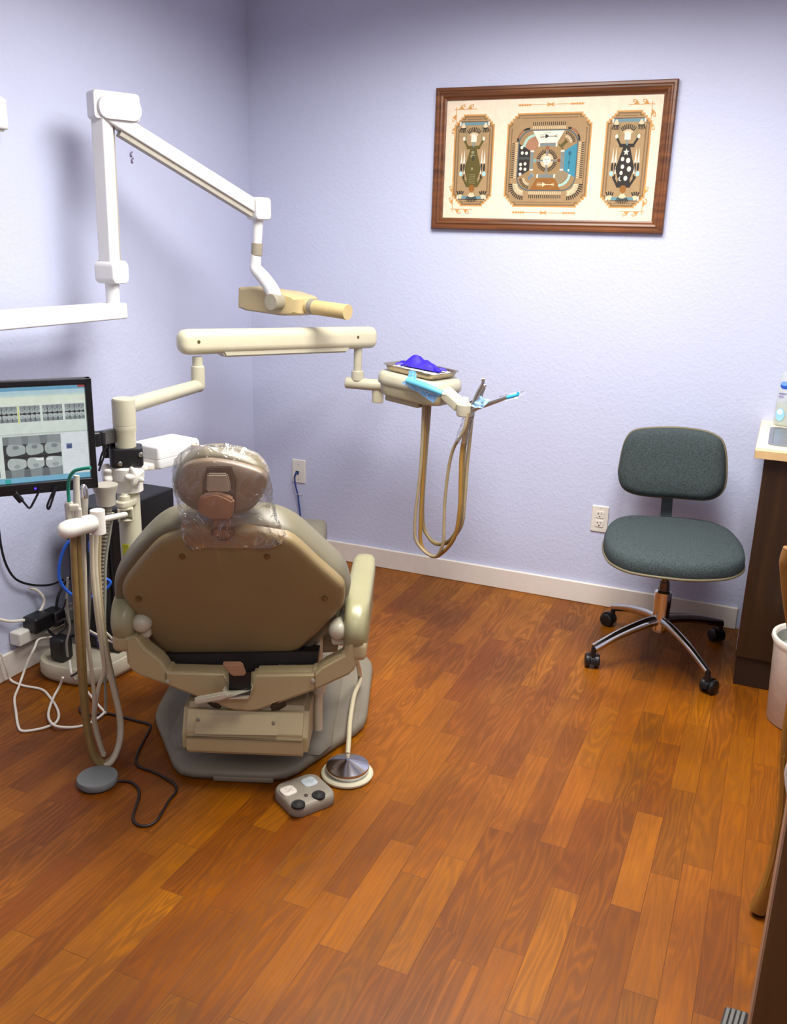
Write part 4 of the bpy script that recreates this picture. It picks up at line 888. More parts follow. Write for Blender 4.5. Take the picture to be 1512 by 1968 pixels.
for (px, py), colr, nm in (((554, 1520), 'dcd2c2', 'cream'), ((594, 1503), 'b9c0c0', 'bluish')):
    q = ptop(px, py); FM = frame(q+V((0, 0, .0005)), ux, (0, 0, 1))
    bm = BM(); pillow(bm, place(rrect(.041, .041, .012), FM), (0, 0, 1), [(1, -.002), (1, .0015), (.9, .003), (.5, .0032)]); pad = obj('pedal_pad', bm, mat('pad_'+nm, colr, .5), pedal, 60, label=nm+' square pad')
    F = Flat(frame(q+V((0, 0, .0038)), ux, (0, 0, 1)), 0, 'icon', .6)
    if nm == 'cream':
        F.line(-.012, -.006, -.003, -.008, .0014, '6c6258'); F.line(-.003, -.008, .004, -.001, .0014, '6c6258'); F.line(.004, -.001, .014, .004, .0014, '6c6258'); F.line(-.004, .002, -.004, .012, .001, '8d8478'); F.line(.008, -.012, .008, -.004, .001, '8d8478')
    else:
        F.line(-.014, 0, .014, 0, .0014, '7e8888'); F.line(0, -.014, 0, .014, .0012, '8e9898'); F.line(-.009, .007, -.004, .007, .001, '7e8888'); F.line(.004, -.007, .009, -.007, .001, '7e8888')
    F.done('pad_symbol', pad)
for px, py in ((573, 1546), (612, 1528)):
    q = ptop(px, py); bm = BM(); lathe(bm, q, (0, 0, 1), [(-.004, .0185), (.002, .0185), (.004, .0165), (.003, .012), (.006, .006), (.007, .002)], 24); obj('round_button', bm, mat('button_black', '191614', .7), pedal)
bm = BM(); lathe(bm, ptop(588, 1529), (0, 0, 1), [(-.002, .0055), (.002, .0055), (.003, .003)], 14); obj('small_button', bm, mat('small_button_brown', '4a3c34', .5), pedal)
# grey round foot switch with its cord
c = onZ(188, 1506, 0); puck = thing('foot_switch', 'grey round foot switch on the floor below the hanging hoses', 'foot switch', c)
bm = BM(); lathe(bm, c, (0, 0, 1), [(.004, .052), (.009, .055), (.018, .056), (.024, .054), (.026, .046), (.0265, .02)], 36); obj('switch_cap', bm, mat('switch_grey', '6f7270', .55), puck)
bm = BM(); lathe(bm, c, (0, 0, 1), [(0, .05), (.006, .05)], 30); obj('rubber_base', bm, BLACK, puck)
bm = BM(); tube(bm, [fz(x, y, .004) for x, y in ((214, 1503), (230, 1501), (250, 1503), (264, 1513), (268, 1528), (262, 1548), (256, 1568), (259, 1580), (270, 1587), (286, 1586), (301, 1577), (312, 1560), (324, 1540), (338, 1522), (337, 1510), (322, 1498), (296, 1484), (268, 1474), (261, 1462), (266, 1444), (276, 1424), (289, 1398))]+[fz(x, y, .005) for x, y in ((284, 1391), (258, 1384), (230, 1376), (203, 1371), (170, 1374), (155, 1368), (155, 1358), (168, 1350))], .004, 7, 8); obj('cord', bm, CORD, puck, 60, label='dark brown cord winding over the floor')

# ================================================================== WALL OUTLETS
def plate(px, py, w=.0705, h=.114):
    c = onY(px, py, YB); return c
c = plate(1152.5, 997); o = thing('wall_outlet', 'white double power outlet on the back wall left of the stool', 'outlet', c)
M = frame(c, (1, 0, 0), (0, -1, 0))
bm = BM(); pillow(bm, place(rrect(.0705, .114, .004), M), (0, -1, 0), [(1, 0), (1, .003), (.95, .006), (.5, .006)]); obj('cover_plate', bm, WPLAS, o)
for dy in (.0195, -.0195):
    bm = BM(); pillow(bm, place(rrect(.034, .029, .004), M @ Matrix.Translation((0, dy, 0))), (0, -1, 0), [(1, .004), (1, .0075), (.95, .0085), (.5, .0085)]); s_ = obj('socket', bm, WPLAS, o)
    bm = BM(); box(bm, (-.0065, dy+.004, .0086), (.0022, .0085, .0006), 0, M); box(bm, (-.0085, dy+.004, .0086), (.004, .002, .0006), 0, M); box(bm, (.0065, dy+.004, .0086), (.0022, .007, .0006), 0, M); lathe(bm, M @ V((0, dy-.0075, .0083)), (0, -1, 0), [(0, .0028), (.0007, .0028)], 12); obj('slot', bm, DARK, s_)
bm = BM(); box(bm, (0, .0475, .0064), (.006, .0012, .0006), 0, M); obj('screw', bm, GREYP, o)
bm = BM(); box(bm, (0, -.0475, .0064), (.006, .0012, .0006), 0, M); obj('screw', bm, GREYP, o)
c = plate(574.5, 905.5); o = thing('network_outlet', 'white network wall plate on the back wall with a blue cable plugged in', 'outlet', c)
M = frame(c, (1, 0, 0), (0, -1, 0))
bm = BM(); pillow(bm, place(rrect(.0705, .114, .004), M), (0, -1, 0), [(1, 0), (1, .003), (.95, .006), (.5, .006)]); obj('cover_plate', bm, WPLAS, o)
bm = BM(); box(bm, (-.006, -.006, .007), (.017, .017, .004), .001, M); obj('jack', bm, mat('jack_blue', '14405c', .5), o)
for dy in (.033, -.041):
    bm = BM(); box(bm, (0, dy, .0062), (.005, .005, .001), 0, M); obj('screw', bm, GREYP, o)
cable('network_cable', [M @ V((-.006, -.006, .016)), onY(568.5, 909, YB-.03), onY(566, 918, YB-.025), onY(568, 934, YB-.02), onY(572, 950, YB-.015), onY(574.5, 970, YB-.012), onY(577, 992, YB-.012), onY(579, 1040, YB-.02), V((onY(579, 1040, YB).x, YB-.03, .005))], .0042, mat('navy_blue_cable', '2a3f86', .45), 'dark blue network cable hanging from the wall plate behind the dental chair')
bm = BM(); tube(bm, [onY(569, 951, YB-.012), onY(572, 949.5, YB-.024), onY(576, 950, YB-.012), onY(580, 948.5, YB-.006)], .0016, 4, 6); tag(obj('cable_tie', bm, WPLAS, None, 60), 'small white cable tie around the dark blue network cable', 'cable tie')

# ================================================================== FRAMED ARTWORK
fx0, fx1, fz0, fz1 = -1.4095, -.4755, 1.5285, 2.0645
fc = V(((fx0+fx1)/2, YB, (fz0+fz1)/2)); FWd, FHt = fx1-fx0, fz1-fz0
pic = thing('framed_picture', 'wide wooden framed sand painting picture with three panels on the back wall', 'picture', fc)
bm = BM(); FR = frame(fc, (1, 0, 0), (0, -1, 0)); bw = .046
rings = []
for ins, dep in ((0, 0), (0, .018), (.004, .023), (.012, .024), (.016, .021), (.021, .021), (.026, .024), (.033, .022), (.04, .014), (bw, .012), (bw, 0)):
    w, h = FWd/2-ins, FHt/2-ins
    rings.append([bm.verts.new(FR @ V((x, y, dep))) for x, y in ((-w, -h), (w, -h), (w, h), (-w, h))])
for a, b in zip(rings, rings[1:]):
    for k in range(4): bm.faces.new((a[k], a[(k+1) % 4], b[(k+1) % 4], b[k]))
bmesh.ops.recalc_face_normals(bm, faces=bm.faces[:])
obj('frame', bm, wood('frame_wood', '4e2a12', '784620', 'X', 7, .35), pic, 20)
aw, ah = FWd-2*bw+.004, FHt-2*bw+.004
F = Flat(FR @ Matrix.Translation((0, 0, .006)), 0, 'art', .7); 
F.rect(-aw/2, -ah/2, aw/2, ah/2, 'dfcdb4')
OR, TN, TD, TL, BK, WH, BL, GB, OL, OC = 'c08a48', '9a7c56', '7a5e3a', 'aa8c66', '1e1710', 'dccfba', '3f8294', '74807c', '54480f', '8a5610'
def stepped(x0, y0, x1, y1, s, col, n=4):
    """rectangle whose corners are cut in small steps"""
    st = s/n; P = []
    for k in range(n): P += [(x0+s-st*k, y0+st*k), (x0+s-st*(k+1), y0+st*k)]
    L1 = [(x0+s-st*n+0, y0+s)] if False else []
    def corner(cx, cy, sx, sy, rev):
        pts = []
        for k in range(n+1):
            pts.append((cx+sx*(s-st*k), cy+sy*st*k))
            if k < n: pts.append((cx+sx*(s-st*(k+1)), cy+sy*st*k)) if False else pts.append((cx+sx*(s-st*k), cy+sy*st*(k+1)))
        return pts[::-1] if rev else pts
    P = corner(x0, y0, 1, 1, True)+corner(x1, y0, -1, 1, False)+corner(x1, y1, -1, -1, True)+corner(x0, y1, 1, -1, False)
    F.poly(P, col)
def nest(x0, y0, x1, y1, s, cols, d, n=4):
    for i, cl in enumerate(cols): stepped(x0+d*i, y0+d*i, x1-d*i, y1-d*i, max(.004, s), cl, n)
def feather_row(x0, y0, x1, y1, n, tipx, tipy, w):
    """pale quills with dark tips, pointing along (tipx, tipy)"""
    for k in range(n):
        t = (k+.5)/n; x, y = x0+(x1-x0)*t, y0+(y1-y0)*t
        F.line(x, y, x+tipx*.5, y+tipy*.5, w*.95, 'cdb48a'); F.line(x+tipx*.55, y+tipy*.55, x+tipx*1.15, y+tipy*1.15, w*.75, BK)
def fan(x, y, a0, a1, n, r0, r1, r2, w=.003):
    for k in range(n):
        a = math.radians(a0+(a1-a0)*k/(n-1)); cxx, sxx = math.cos(a), math.sin(a)
        F.line(x+cxx*r0, y+sxx*r0, x+cxx*r1, y+sxx*r1, w*.8, 'd2bd98'); F.line(x+cxx*r1, y+sxx*r1, x+cxx*r2, y+sxx*r2, w, BK)
# side panels
ph = ah*.385; pw = .084
for side_, body in ((-1, OL), (1, BK)):
    X = side_*.302; Y = -.004
    nest(X-pw, Y-ph, X+pw, Y+ph, .036, (OR, TD, TN, TD, TL), .0055)
    F.rect(X-pw+.024, Y-ph+.024, X+pw-.024, Y+ph-.024, 'a2855c')
    F.rect(X-pw+.022, Y-ph+.02, X+pw-.022, Y+ph-.02, '9e8158')
    for sg in (-1, 1):
        yy = Y+sg*(ph-.034); F.rect(X-.058, yy-.0055, X+.058, yy+.0055, '5e848c'); F.rect(X-.062, yy-.0065, X-.056, yy+.0065, WH); F.rect(X+.056, yy-.0065, X+.062, yy+.0065, WH); F.rect(X-.056, yy+sg*.006, X+.056, yy+sg*.009, '54331f')
    fan(X, Y+ph*.46, 50, 130, 9, .006, .028, .046, .0036)
    fan(X-.046, Y+ph*.84, -112, -68, 5, .004, .022, .04, .0042); fan(X+.046, Y+ph*.84, -112, -68, 5, .004, .022, .04, .0042)
    for sx in (-1, 1):
        F.rect(X+sx*.032-.003, Y+ph*.36, X+sx*.032+.003, Y+ph*.76, '8a7b56')
        F.line(X+sx*.024, Y+ph*.3, X+sx*.038, Y+ph*.44, .008, body); F.ell(X+sx*.041, Y+ph*.48, .0055, .0075, WH, 12)
        for j in (0, 1):
            xx = X+sx*(.037+.011*j); F.poly([(xx-.0042, Y-.01), (xx+.0042, Y-.01), (xx, Y+ph*.26)], WH); F.ell(xx, Y-.026, .004, .018, BK, 10)
        F.line(X+sx*.022, Y-ph*.54, X+sx*.042, Y-ph*.34, .009, body); F.ell(X+sx*.049, Y-ph*.28, .0075, .0095, '9fc4c4', 12)
        F.poly([(X+sx*.035-.003, Y-ph*.28), (X+sx*.035+.003, Y-ph*.28), (X+sx*.035, Y-ph*.12)], WH); F.ell(X+sx*.035, Y-ph*.34, .003, .009, BK, 8)
        fan(X+sx*.048, Y-ph*.86, 68, 112, 4, .004, .022, .036, .005)
    F.rect(X-.028, Y+ph*.26, X+.028, Y+ph*.33, body)
    F.poly([(X-.011, Y+ph*.3), (X+.011, Y+ph*.3), (X+.035, Y-ph*.18), (X+.022, Y-ph*.4), (X+.026, Y-ph*.57), (X-.026, Y-ph*.57), (X-.022, Y-ph*.4), (X-.035, Y-ph*.18)], body)
    F.rect(X-.003, Y+ph*.3, X+.003, Y+ph*.42, '6a8488'); F.ell(X, Y+ph*.5, .0115, .015, WH, 16); F.rect(X-.0115, Y+ph*.41, X+.0115, Y+ph*.5, WH)
    if body == BK:
        F.poly([(X+.0115*math.cos(PI/2+PI*k/5)*(1 if k % 2 == 0 else .42), Y+ph*.16+.0135*math.sin(PI/2+PI*k/5)*(1 if k % 2 == 0 else .42)) for k in range(10)], WH)
        for x, y, r in ((-.011, -.005, .0075), (.01, .02-.03, .009), (-.009, -.032, .0075), (.016, -.04, .009), (-.012, -.054, .007), (.006, -.073, .0085), (-.013, -.075, .008)): F.ell(X+x, Y+y+.008, r*.85, r*1.05, WH, 14)
        F.ell(X-.0105, Y-.0655, .0055, .008, BK, 12)
    else:
        for y, w in ((.032, .01), (.018, .014), (-.03, .007)): F.ell(X-.002, Y+y, w*.7, .006, '85805a', 12)
        F.ell(X+.001, Y+.01, .007, .01, '3c3620', 12)
        for k in range(6): F.line(X-.014, Y-.05-.0065*k, X+.013, Y-.053-.0065*k, .0016, '8a8454')
    F.ell(X, Y-ph*.6, .0125, .0135, OC, 16)
    fan(X, Y-ph*.66, -125, -55, 8, .008, .024, .042, .0038)
# centre panel
cw, ch = .166, ah*.385
Y0 = -.004
nest(-cw, Y0-ch, cw, Y0+ch, .038, (OR, TD, TN, TD, 'a4865c'), .0055)
F.rect(-cw+.024, Y0-ch+.02, cw-.024, Y0+ch-.02, '9a7c54')
iw, ih = .118, .112
F.poly([(p.x, Y0+p.y) for p in rrect(2*iw, 2*ih, .052, 8)], '41525a'); F.poly([(p.x, Y0+p.y) for p in rrect(2*iw-.008, 2*ih-.008, .05, 8)], '917349')
feather_row(-.066, Y0+ih+.002, .066, Y0+ih+.002, 17, 0, .022, .0042); feather_row(-.066, Y0-ih-.002, .066, Y0-ih-.002, 17, 0, -.022, .0042)
feather_row(-iw-.002, Y0-.066, -iw-.002, Y0+.066, 17, -.02, 0, .0042); feather_row(iw+.002, Y0-.066, iw+.002, Y0+.066, 17, .02, 0, .0042)
for sx in (-1, 1):
    fan(sx*.09, Y0-.088, -90 if sx > 0 else 180, 0 if sx > 0 else 270, 11, .022, .042, .058, .0044)
for sx in (-1, 1):
    a0 = 0 if sx > 0 else 90
    for k in range(6):
        a = math.radians(a0+15*k); b = math.radians(a0+15*(k+1)); x, y = sx*.075, Y0+.07
        F.poly([(x+.042*math.cos(a), y+.042*math.sin(a)), (x+.05*math.cos(a), y+.05*math.sin(a)), (x+.05*math.cos(b), y+.05*math.sin(b)), (x+.042*math.cos(b), y+.042*math.sin(b))], BK if k in (0, 1, 5) else '8a5a3c')
o2, i2_, hh = .108, .052, .062
F.poly([(-hh, Y0+o2), (hh, Y0+o2), (.036, Y0+i2_+.012), (-.036, Y0+i2_+.012)], WH); F.poly([(-hh, Y0-o2), (hh, Y0-o2), (.036, Y0-i2_-.012), (-.036, Y0-i2_-.012)], OC)
F.poly([(-o2-.006, Y0-hh), (-o2-.006, Y0+hh), (-i2_-.016, Y0+.036), (-i2_-.016, Y0-.036)], BK); F.poly([(o2+.006, Y0-hh), (o2+.006, Y0+hh), (i2_+.016, Y0+.036), (i2_+.016, Y0-.036)], '2f7c90')
for x, y in ((-.103, .048), (-.1, .028), (-.083, .027), (-.104, -.014), (-.086, -.012), (-.103, -.03), (-.085, -.032), (-.104, -.05)): F.ell(x, Y0+y, .0058, .0062, WH, 14)
F.rect(-.113, Y0+.004, -.07, Y0+.013, '3e3e3c')
for s, c1 in ((1, BK), (-1, 'd8c49a')):   # small figures in the top and bottom fields
    y = Y0+s*.088
    F.line(-.03, y, .036, y, .0022, c1); F.poly([(-.012, y-.009), (.002, y-.001), (.002, y+.001), (-.012, y+.009)], c1)
    for k in (-1, 0, 1): F.line(.022, y, .036, y+.006*k, .0012, c1); F.line(-.034, y+.005*k, -.016, y+.005*k, .0014, c1)
    F.line(-.02, y+.011, .01, y+.012, .0016, '5a5048')
F.line(.088, Y0-.04, .088, Y0+.03, .0022, '1c5262')
for y, r in ((.026, .008), (-.008, .006), (-.036, .0045)): F.ell(.088, Y0+y, r*.7, r, '1c5262' if y > -.03 else WH, 10)
for sx, sy, kind in ((-1, 1, 0), (1, -1, 1), (1, 1, 2), (-1, -1, 3)):
    d = V((sx, sy)).normalized(); n = V((-d.y, d.x)); c = V((sx*.062, Y0+sy*.06))
    if kind < 2:
        q = [c+d*a+n*b for a, b in ((-.024, -.02), (.014, -.026), (.02, 0), (.014, .026), (-.024, .02))]; F.poly([(p.x, p.y) for p in q], ('96684a', '8d7a5a')[kind])
        for k in range(5): p, q2 = c+d*(-.018+.008*k)-n*.018, c+d*(-.014+.008*k)+n*.018; F.line(p.x, p.y, q2.x, q2.y, .0014, ('b98c66', '6d5a40')[kind])
        for k in range(7): p = c+d*(.027-.0009*(k-3)**2)+n*(.0085*(k-3)); F.ell(p.x, p.y, .0058, .0058, '9cbcae', 10)
    elif kind == 2:
        p, q2 = c-d*.014, c+d*.014; F.line(p.x, p.y, q2.x, q2.y, .012, OL); F.line((p+n*.012).x, (p+n*.012).y, (p-n*.012).x, (p-n*.012).y, .006, OL); F.line((q2+n*.009).x, (q2+n*.009).y, (q2-n*.009).x, (q2-n*.009).y, .005, OL)
        fan(c.x, c.y, 12, 78, 9, .024, .034, .046, .003)
    else:
        p, q2 = c-d*.012, c+d*.012; F.line(p.x, p.y, q2.x, q2.y, .01, '5c7484'); F.line((p+n*.01).x, (p+n*.01).y, (p-n*.01).x, (p-n*.01).y, .004, '7a8a90')
        fan(c.x, c.y, 192, 258, 9, .024, .034, .046, .003)
for x, y, w, h in ((0, .057, .034, .0055), (0, -.057, .034, .0055), (-.06, 0, .0055, .034), (.06, 0, .0055, .034)):
    F.rect(x-w, Y0+y-h, x+w, Y0+y+h, '6e7876')
    if w > h:
        for s in (-1, 1): F.rect(x+s*w-.003, Y0+y-.007, x+s*w+.003, Y0+y+.007, WH)
    else:
        for s in (-1, 1): F.rect(x-.007, Y0+y+s*h-.003, x+.007, Y0+y+s*h+.003, WH)
for a in (45, 135, 225, 315): fan(0, Y0, a-32, a+32, 8, .022, .0265, .042, .0032)
F.ell(0, Y0, .024, .024, 'd0ab86', 24)
F.rect(-.04, Y0-.0035, .04, Y0+.0035, '76746e'); F.rect(-.0035, Y0-.04, .0035, Y0+.04, '76746e')
F.ell(0, Y0, .0155, .0165, WH, 24)
for x in (-.006, .006): F.rect(x-.003, Y0+.004, x+.003, Y0+.0065, BK)
F.rect(-.0008, Y0-.004, .0008, Y0+.004, '4a4038'); F.rect(-.0035, Y0-.01, .0035, Y0-.008, BK)
for x, y, c1 in ((0, .046, '8c4a24'), (0, -.046, '7e7a68'), (-.048, 0, '6c988c'), (.048, 0, '6e3420')): F.ell(x, Y0+y, .0065, .0065, c1, 14)
# orange border ornaments
for sy in (-1, 1):
    y = sy*ah*.44; F.line(-.12, y, .12, y, .0022, OR)
    F.poly([(0, y+.003), (.016, y+.008), (.01, y), (.016, y-.008), (0, y-.003), (-.016, y-.008), (-.01, y), (-.016, y+.008)], OR)
    for sx in (-1, 1):
        for k in range(5): x = sx*(.124-.01*k); F.poly([(x+sx*.006, y), (x-sx*.004, y+.005), (x-sx*.008, y), (x-sx*.004, y-.005)], OR)
for sx in (-1, 1):
    for sy in (-1, 1):
        X, Y = sx*aw*.45, sy*ah*.42
        F.line(X+sx*.01, Y, X-sx*.085, Y, .0025, OR); F.line(X, Y+sy*.01, X, Y-sy*.105, .0025, OR)
        for k in (0, 1):
            x = X-sx*(.022+.036*k); F.poly([(x+sx*.012, Y), (x-sx*.01, Y), (x+sx*.001, Y+sy*.016)], OR); F.line(x+sx*.001, Y+sy*.014, x-sx*.012, Y+sy*.017, .003, OR); F.line(x-sx*.0115, Y+sy*.018, x-sx*.013, Y+sy*.009, .0028, OR); F.line(x-sx*.013, Y+sy*.009, x-sx*.007, Y+sy*.009, .0024, OR)
            y = Y-sy*(.03+.045*k); F.poly([(X, y+sy*.014), (X, y-sy*.012), (X+sx*.014, y+sy*.002)], OR); F.line(X+sx*.012, y+sy*.002, X+sx*.016, y-sy*.013, .003, OR); F.line(X+sx*.017, y-sy*.012, X+sx*.008, y-sy*.014, .0028, OR); F.line(X+sx*.008, y-sy*.014, X+sx*.0085, y-sy*.008, .0024, OR)
F.done('artwork', pic)

# ================================================================== STOOL
st = thing('rolling_stool', 'teal grey fabric office chair without armrests, on a chrome caster base', 'chair', (-.28, 3.274, 0))
SC = V((-.28, 3.274, 0))
# backrest, facing the room
bk = [(1189, 912), (1191, 892), (1198, 858), (1207, 838), (1222, 827), (1255, 823), (1305, 823), (1352, 829), (1380, 841), (1390, 856), (1394, 880), (1394, 918), (1389, 940), (1374, 955), (1350, 960), (1300, 956), (1250, 953), (1215, 947), (1196, 935)]
bp0 = V((-.3, 3.50, .7)); bn = V((-.12, -1, .12)).normalized()
O3 = cat_closed([onP(x, y, bp0, bn) for x, y in bk], 3)
bm = BM(); pillow(bm, O3, bn, [(.9, -.03), (.97, -.026), (1, -.01), (1, .0), (.98, .022), (.93, .036), (.8, .044), (.4, .046)]); bko = obj('backrest', bm, FABRIC, st, 75)
bm = BM(); tube(bm, [p-bn*.006+(p-sum(O3, V())/len(O3)).normalized()*.001 for p in O3]+[O3[0]-bn*.006], .005, 1, 8); obj('piping', bm, PIPING, bko, 75)
# seat
so = [(1162, 1040), (1165, 1022), (1180, 1006), (1210, 999), (1260, 1001), (1320, 1004), (1370, 1012), (1405, 1028), (1425, 1050), (1433, 1072), (1428, 1086), (1400, 1097), (1340, 1100), (1280, 1095), (1215, 1085), (1180, 1070), (1167, 1056)]
zs0 = .452
O4 = cat_closed([onZ(x-2, y+4, zs0) for x, y in so], 3); cs = sum(O4, V())/len(O4)
for p in O4:
    d = p-cs; p += d*-.0
bm = BM(); pillow(bm, O4, (0, 0, 1), [(.9, -.03), (.98, -.028), (1, -.02), (1.0, .008), (.985, .022), (.95, .031), (.85, .037), (.4, .04)]); se = obj('seat', bm, FABRIC, st, 75)
bm = BM(); tube(bm, [cs+(p-cs)*1.0+V((0, 0, -.022)) for p in O4]+[cs+(O4[0]-cs)+V((0, 0, -.022))], .0048, 1, 8); obj('piping', bm, PIPING, se, 75)
bm = BM(); tx, ty = -.28, 3.29; cyl(bm, (tx, ty, .405), (tx, ty, .424), .06); box2(bm, (tx-.07, ty-.08, .408), (tx+.07, ty+.14, .424), .006); obj('seat_plate', bm, DARK, st)
bm = BM(); pbar = [onP(1283, 945, bp0-bn*.045, bn), onP(1280, 985, bp0-bn*.055, bn), onP(1279, 1005, bp0-bn*.05, bn)]
pbar += [V((pbar[-1].x, pbar[-1].y-.01, .43)), V((tx, 3.42, .412)), V((tx, 3.36, .414))]
P_ = cat_open(pbar, 6)
for a, b in zip(P_, P_[1:]): beam(bm, a-(b-a)*.15, b+(b-a)*.15, .042, .009, .002, V((0, 1, .2)) if abs((b-a).normalized().y) < .8 else (0, 0, 1))
obj('back_post', bm, mat('post_grey', '4e5456', .4, .4), st)
bm = BM(); cyl(bm, (tx, 3.274, .28), (tx, 3.274, .41), .0135, None, .05); cyl(bm, (tx, 3.274, .255), (tx, 3.274, .30), .02, .018, .1); obj('gas_piston', bm, mat('piston_steel', '6d5c50', .3, .9), st)
HUBZ = .125
bm = BM(); lathe(bm, (tx, 3.274, 0), (0, 0, 1), [(.105, .026), (.12, .03), (.2, .03), (.205, .0315), (.262, .0315), (.27, .024)], 28); obj('hub', bm, CHROME, st)
CAST = [(-.479, 3.058), (-.082, 3.041), (-.484, 3.484), (-.073, 3.512)]
for k, (x, y) in enumerate(CAST):
    h = V((tx, 3.274, .15)); e = V((x, y, .082)); d = (e-h); dh = V((d.x, d.y, 0)).normalized()
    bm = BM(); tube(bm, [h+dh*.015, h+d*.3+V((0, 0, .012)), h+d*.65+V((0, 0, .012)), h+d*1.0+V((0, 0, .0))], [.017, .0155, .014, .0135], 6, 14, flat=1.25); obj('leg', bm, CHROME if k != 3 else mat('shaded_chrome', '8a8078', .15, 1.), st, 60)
    ca = onZ; a = [.3, -.5, 1.2, .7][k]; w = V((math.cos(a), math.sin(a), 0)); f_ = V((-w.y, w.x, 0)); cpos = V((x, y, 0))+f_*.018
    bm = BM(); cyl(bm, (x, y, .05), (x, y, .088), .009, None, .1, 14); pillow(bm, [cpos+V((0, 0, .027))+f_*(.03*math.cos(t))+V((0, 0, .03*math.sin(t))) for t in [math.radians(q) for q in range(-10, 191, 20)]], w, [(1, -.009), (1, .009)]); cs_ = obj('caster', bm, BLACK, st)
    for s in (-1, 1):
        bm = BM(); lathe(bm, cpos+V((0, 0, .026))+w*(s*.010), w*s, [(0, .025), (.003, .026), (.012, .026), (.016, .021), (.017, .008)], 22); obj('wheel', bm, mat('wheel_black', '151314', .35), cs_)

# ================================================================== COUNTER on the right
cx0 = onZ(1400, 1315, 0).x
bm = BM(); box2(bm, (-.004, 3.155, .11), (1.3, YB-.03, .825), .003); cab = obj('base_cabinet', bm, wood('dark_walnut_laminate', '241404', '382008', 'Z', 5, .45))
bm = BM(); box2(bm, (.0, 3.165, 0), (1.3, YB-.04, .112), .002); obj('toe_kick', bm, wood('toe_kick_wood', '22140a', '2e1c0a', 'X', 4, .5), cab)
bm = BM(); box2(bm, (-.0055, 3.17, .13), (-.0035, YB-.032, .82), 0); obj('side_panel', bm, mat('side_panel_grey', '8d8490', .6), cab)
tag(cab, 'dark brown wood base cabinet at the right edge against the back wall', 'cabinet')
bm = BM(); z1 = .862
sx0, sx1, sy0, sy1 = .006, .42, 3.195, 3.535
for lo, hi in (((-.035, 3.125, .828), (sx0, YB-.002, z1)), ((sx1, 3.125, .828), (1.32, YB-.002, z1)), ((sx0, 3.125, .828), (sx1, sy0, z1)), ((sx0, sy1, .828), (sx1, YB-.002, z1))): box2(bm, lo, hi, .0)
bmesh.ops.remove_doubles(bm, verts=bm.verts[:], dist=.0005)
ctop = obj('countertop', bm, mat('cream_laminate', 'e8d8ba', .35, var=.03))
bm = BM(); box2(bm, (-.037, 3.122, .827), (1.32, 3.127, .8545), .001); box2(bm, (-.037, 3.122, .827), (-.034, YB-.002, .8545), .001); obj('edge_band', bm, mat('tan_edge', 'c9a878', .4), ctop)
tag(ctop, 'cream laminate countertop on the dark cabinet', 'countertop')
bm = BM()
M = Matrix.Translation(((sx0+sx1)/2, (sy0+sy1)/2, 0)); ob = rrect(sx1-sx0+.016, sy1-sy0+.016, .03)
pillow(bm, place(ob, M), (0, 0, 1), [(1, z1+.0005), (1, z1+.003), (.94, z1+.003), (.9, z1-.004), (.86, .845), (.84, .842), (.5, .8415)], M @ V((0, 0, 0)))
sink = obj('sink', bm, mat('sink_grey', '8e9098', .3, .7), None, 30)
bm = BM(); bx0 = sx0+.075
box2(bm, (bx0, sy0+.05, .8425), (bx0+.06, sy1-.06, .8435), 0); obj('drain', bm, mat('drain_dark', '2f2c22', .5), sink)
tag(sink, 'grey metal sink set into the cream countertop', 'sink')
# bottle of hand gel
bc_ = V((.052, 3.60, z1)); bot = thing('sanitizer_bottle', 'clear plastic pump bottle of hand gel with blue label on the counter', 'bottle', bc_)
bm = BM(); pillow(bm, [bc_+V((.047*math.cos(t), .03*math.sin(t), 0)) for t in [2*PI*k/28 for k in range(28)]], (0, 0, 1), [(.9, .001), (.98, .004), (1, .012), (1, .14), (.95, .17), (.84, .19), (.55, .21), (.42, .216), (.4, .225)]); obj('bottle_body', bm, mat('clear_bottle', 'd4dad8', .12, alpha=.38), bot, 60)
bm = BM(); pillow(bm, [bc_+V((.044*math.cos(t), .027*math.sin(t), 0)) for t in [2*PI*k/28 for k in range(28)]], (0, 0, 1), [(.9, .004), (1, .01), (1, .082), (.95, .084), (.5, .084)]); obj('gel', bm, mat('pale_green_gel', 'c6cdae', .2, alpha=.55), bot, 60)
bm = BM(); lathe(bm, bc_, (0, 0, 1), [(.218, .021), (.243, .022), (.247, .012), (.262, .008), (.27, .008)], 20); beam(bm, bc_+V((-.035, -.02, .272)), bc_+V((.015, .01, .272)), .02, .016, .003); obj('pump', bm, WHITE, bot)
LM = frame(bc_+V((-.02, -.0285, .1)), (1, .28, 0), (-.28, -1, 0))
F = Flat(LM, 0, 'label', .4)
F.ell(-.004, .05, .017, .013, '1f4fae', 20); F.ell(-.008, .057, .013, .008, '6d9ad6', 16); F.rect(-.022, .018, .004, .022, '6f6a94'); F.rect(-.022, .006, -.004, .014, '9a93b4')
F.done('label', bot)
F = Flat(LM, 0, 'label', .4); F.ell(-.008, -.056, .016, .024, '8fc0d8', 20); F.ell(-.01, -.046, .01, .011, 'cfe4ea', 14)
F.done('label', bot)

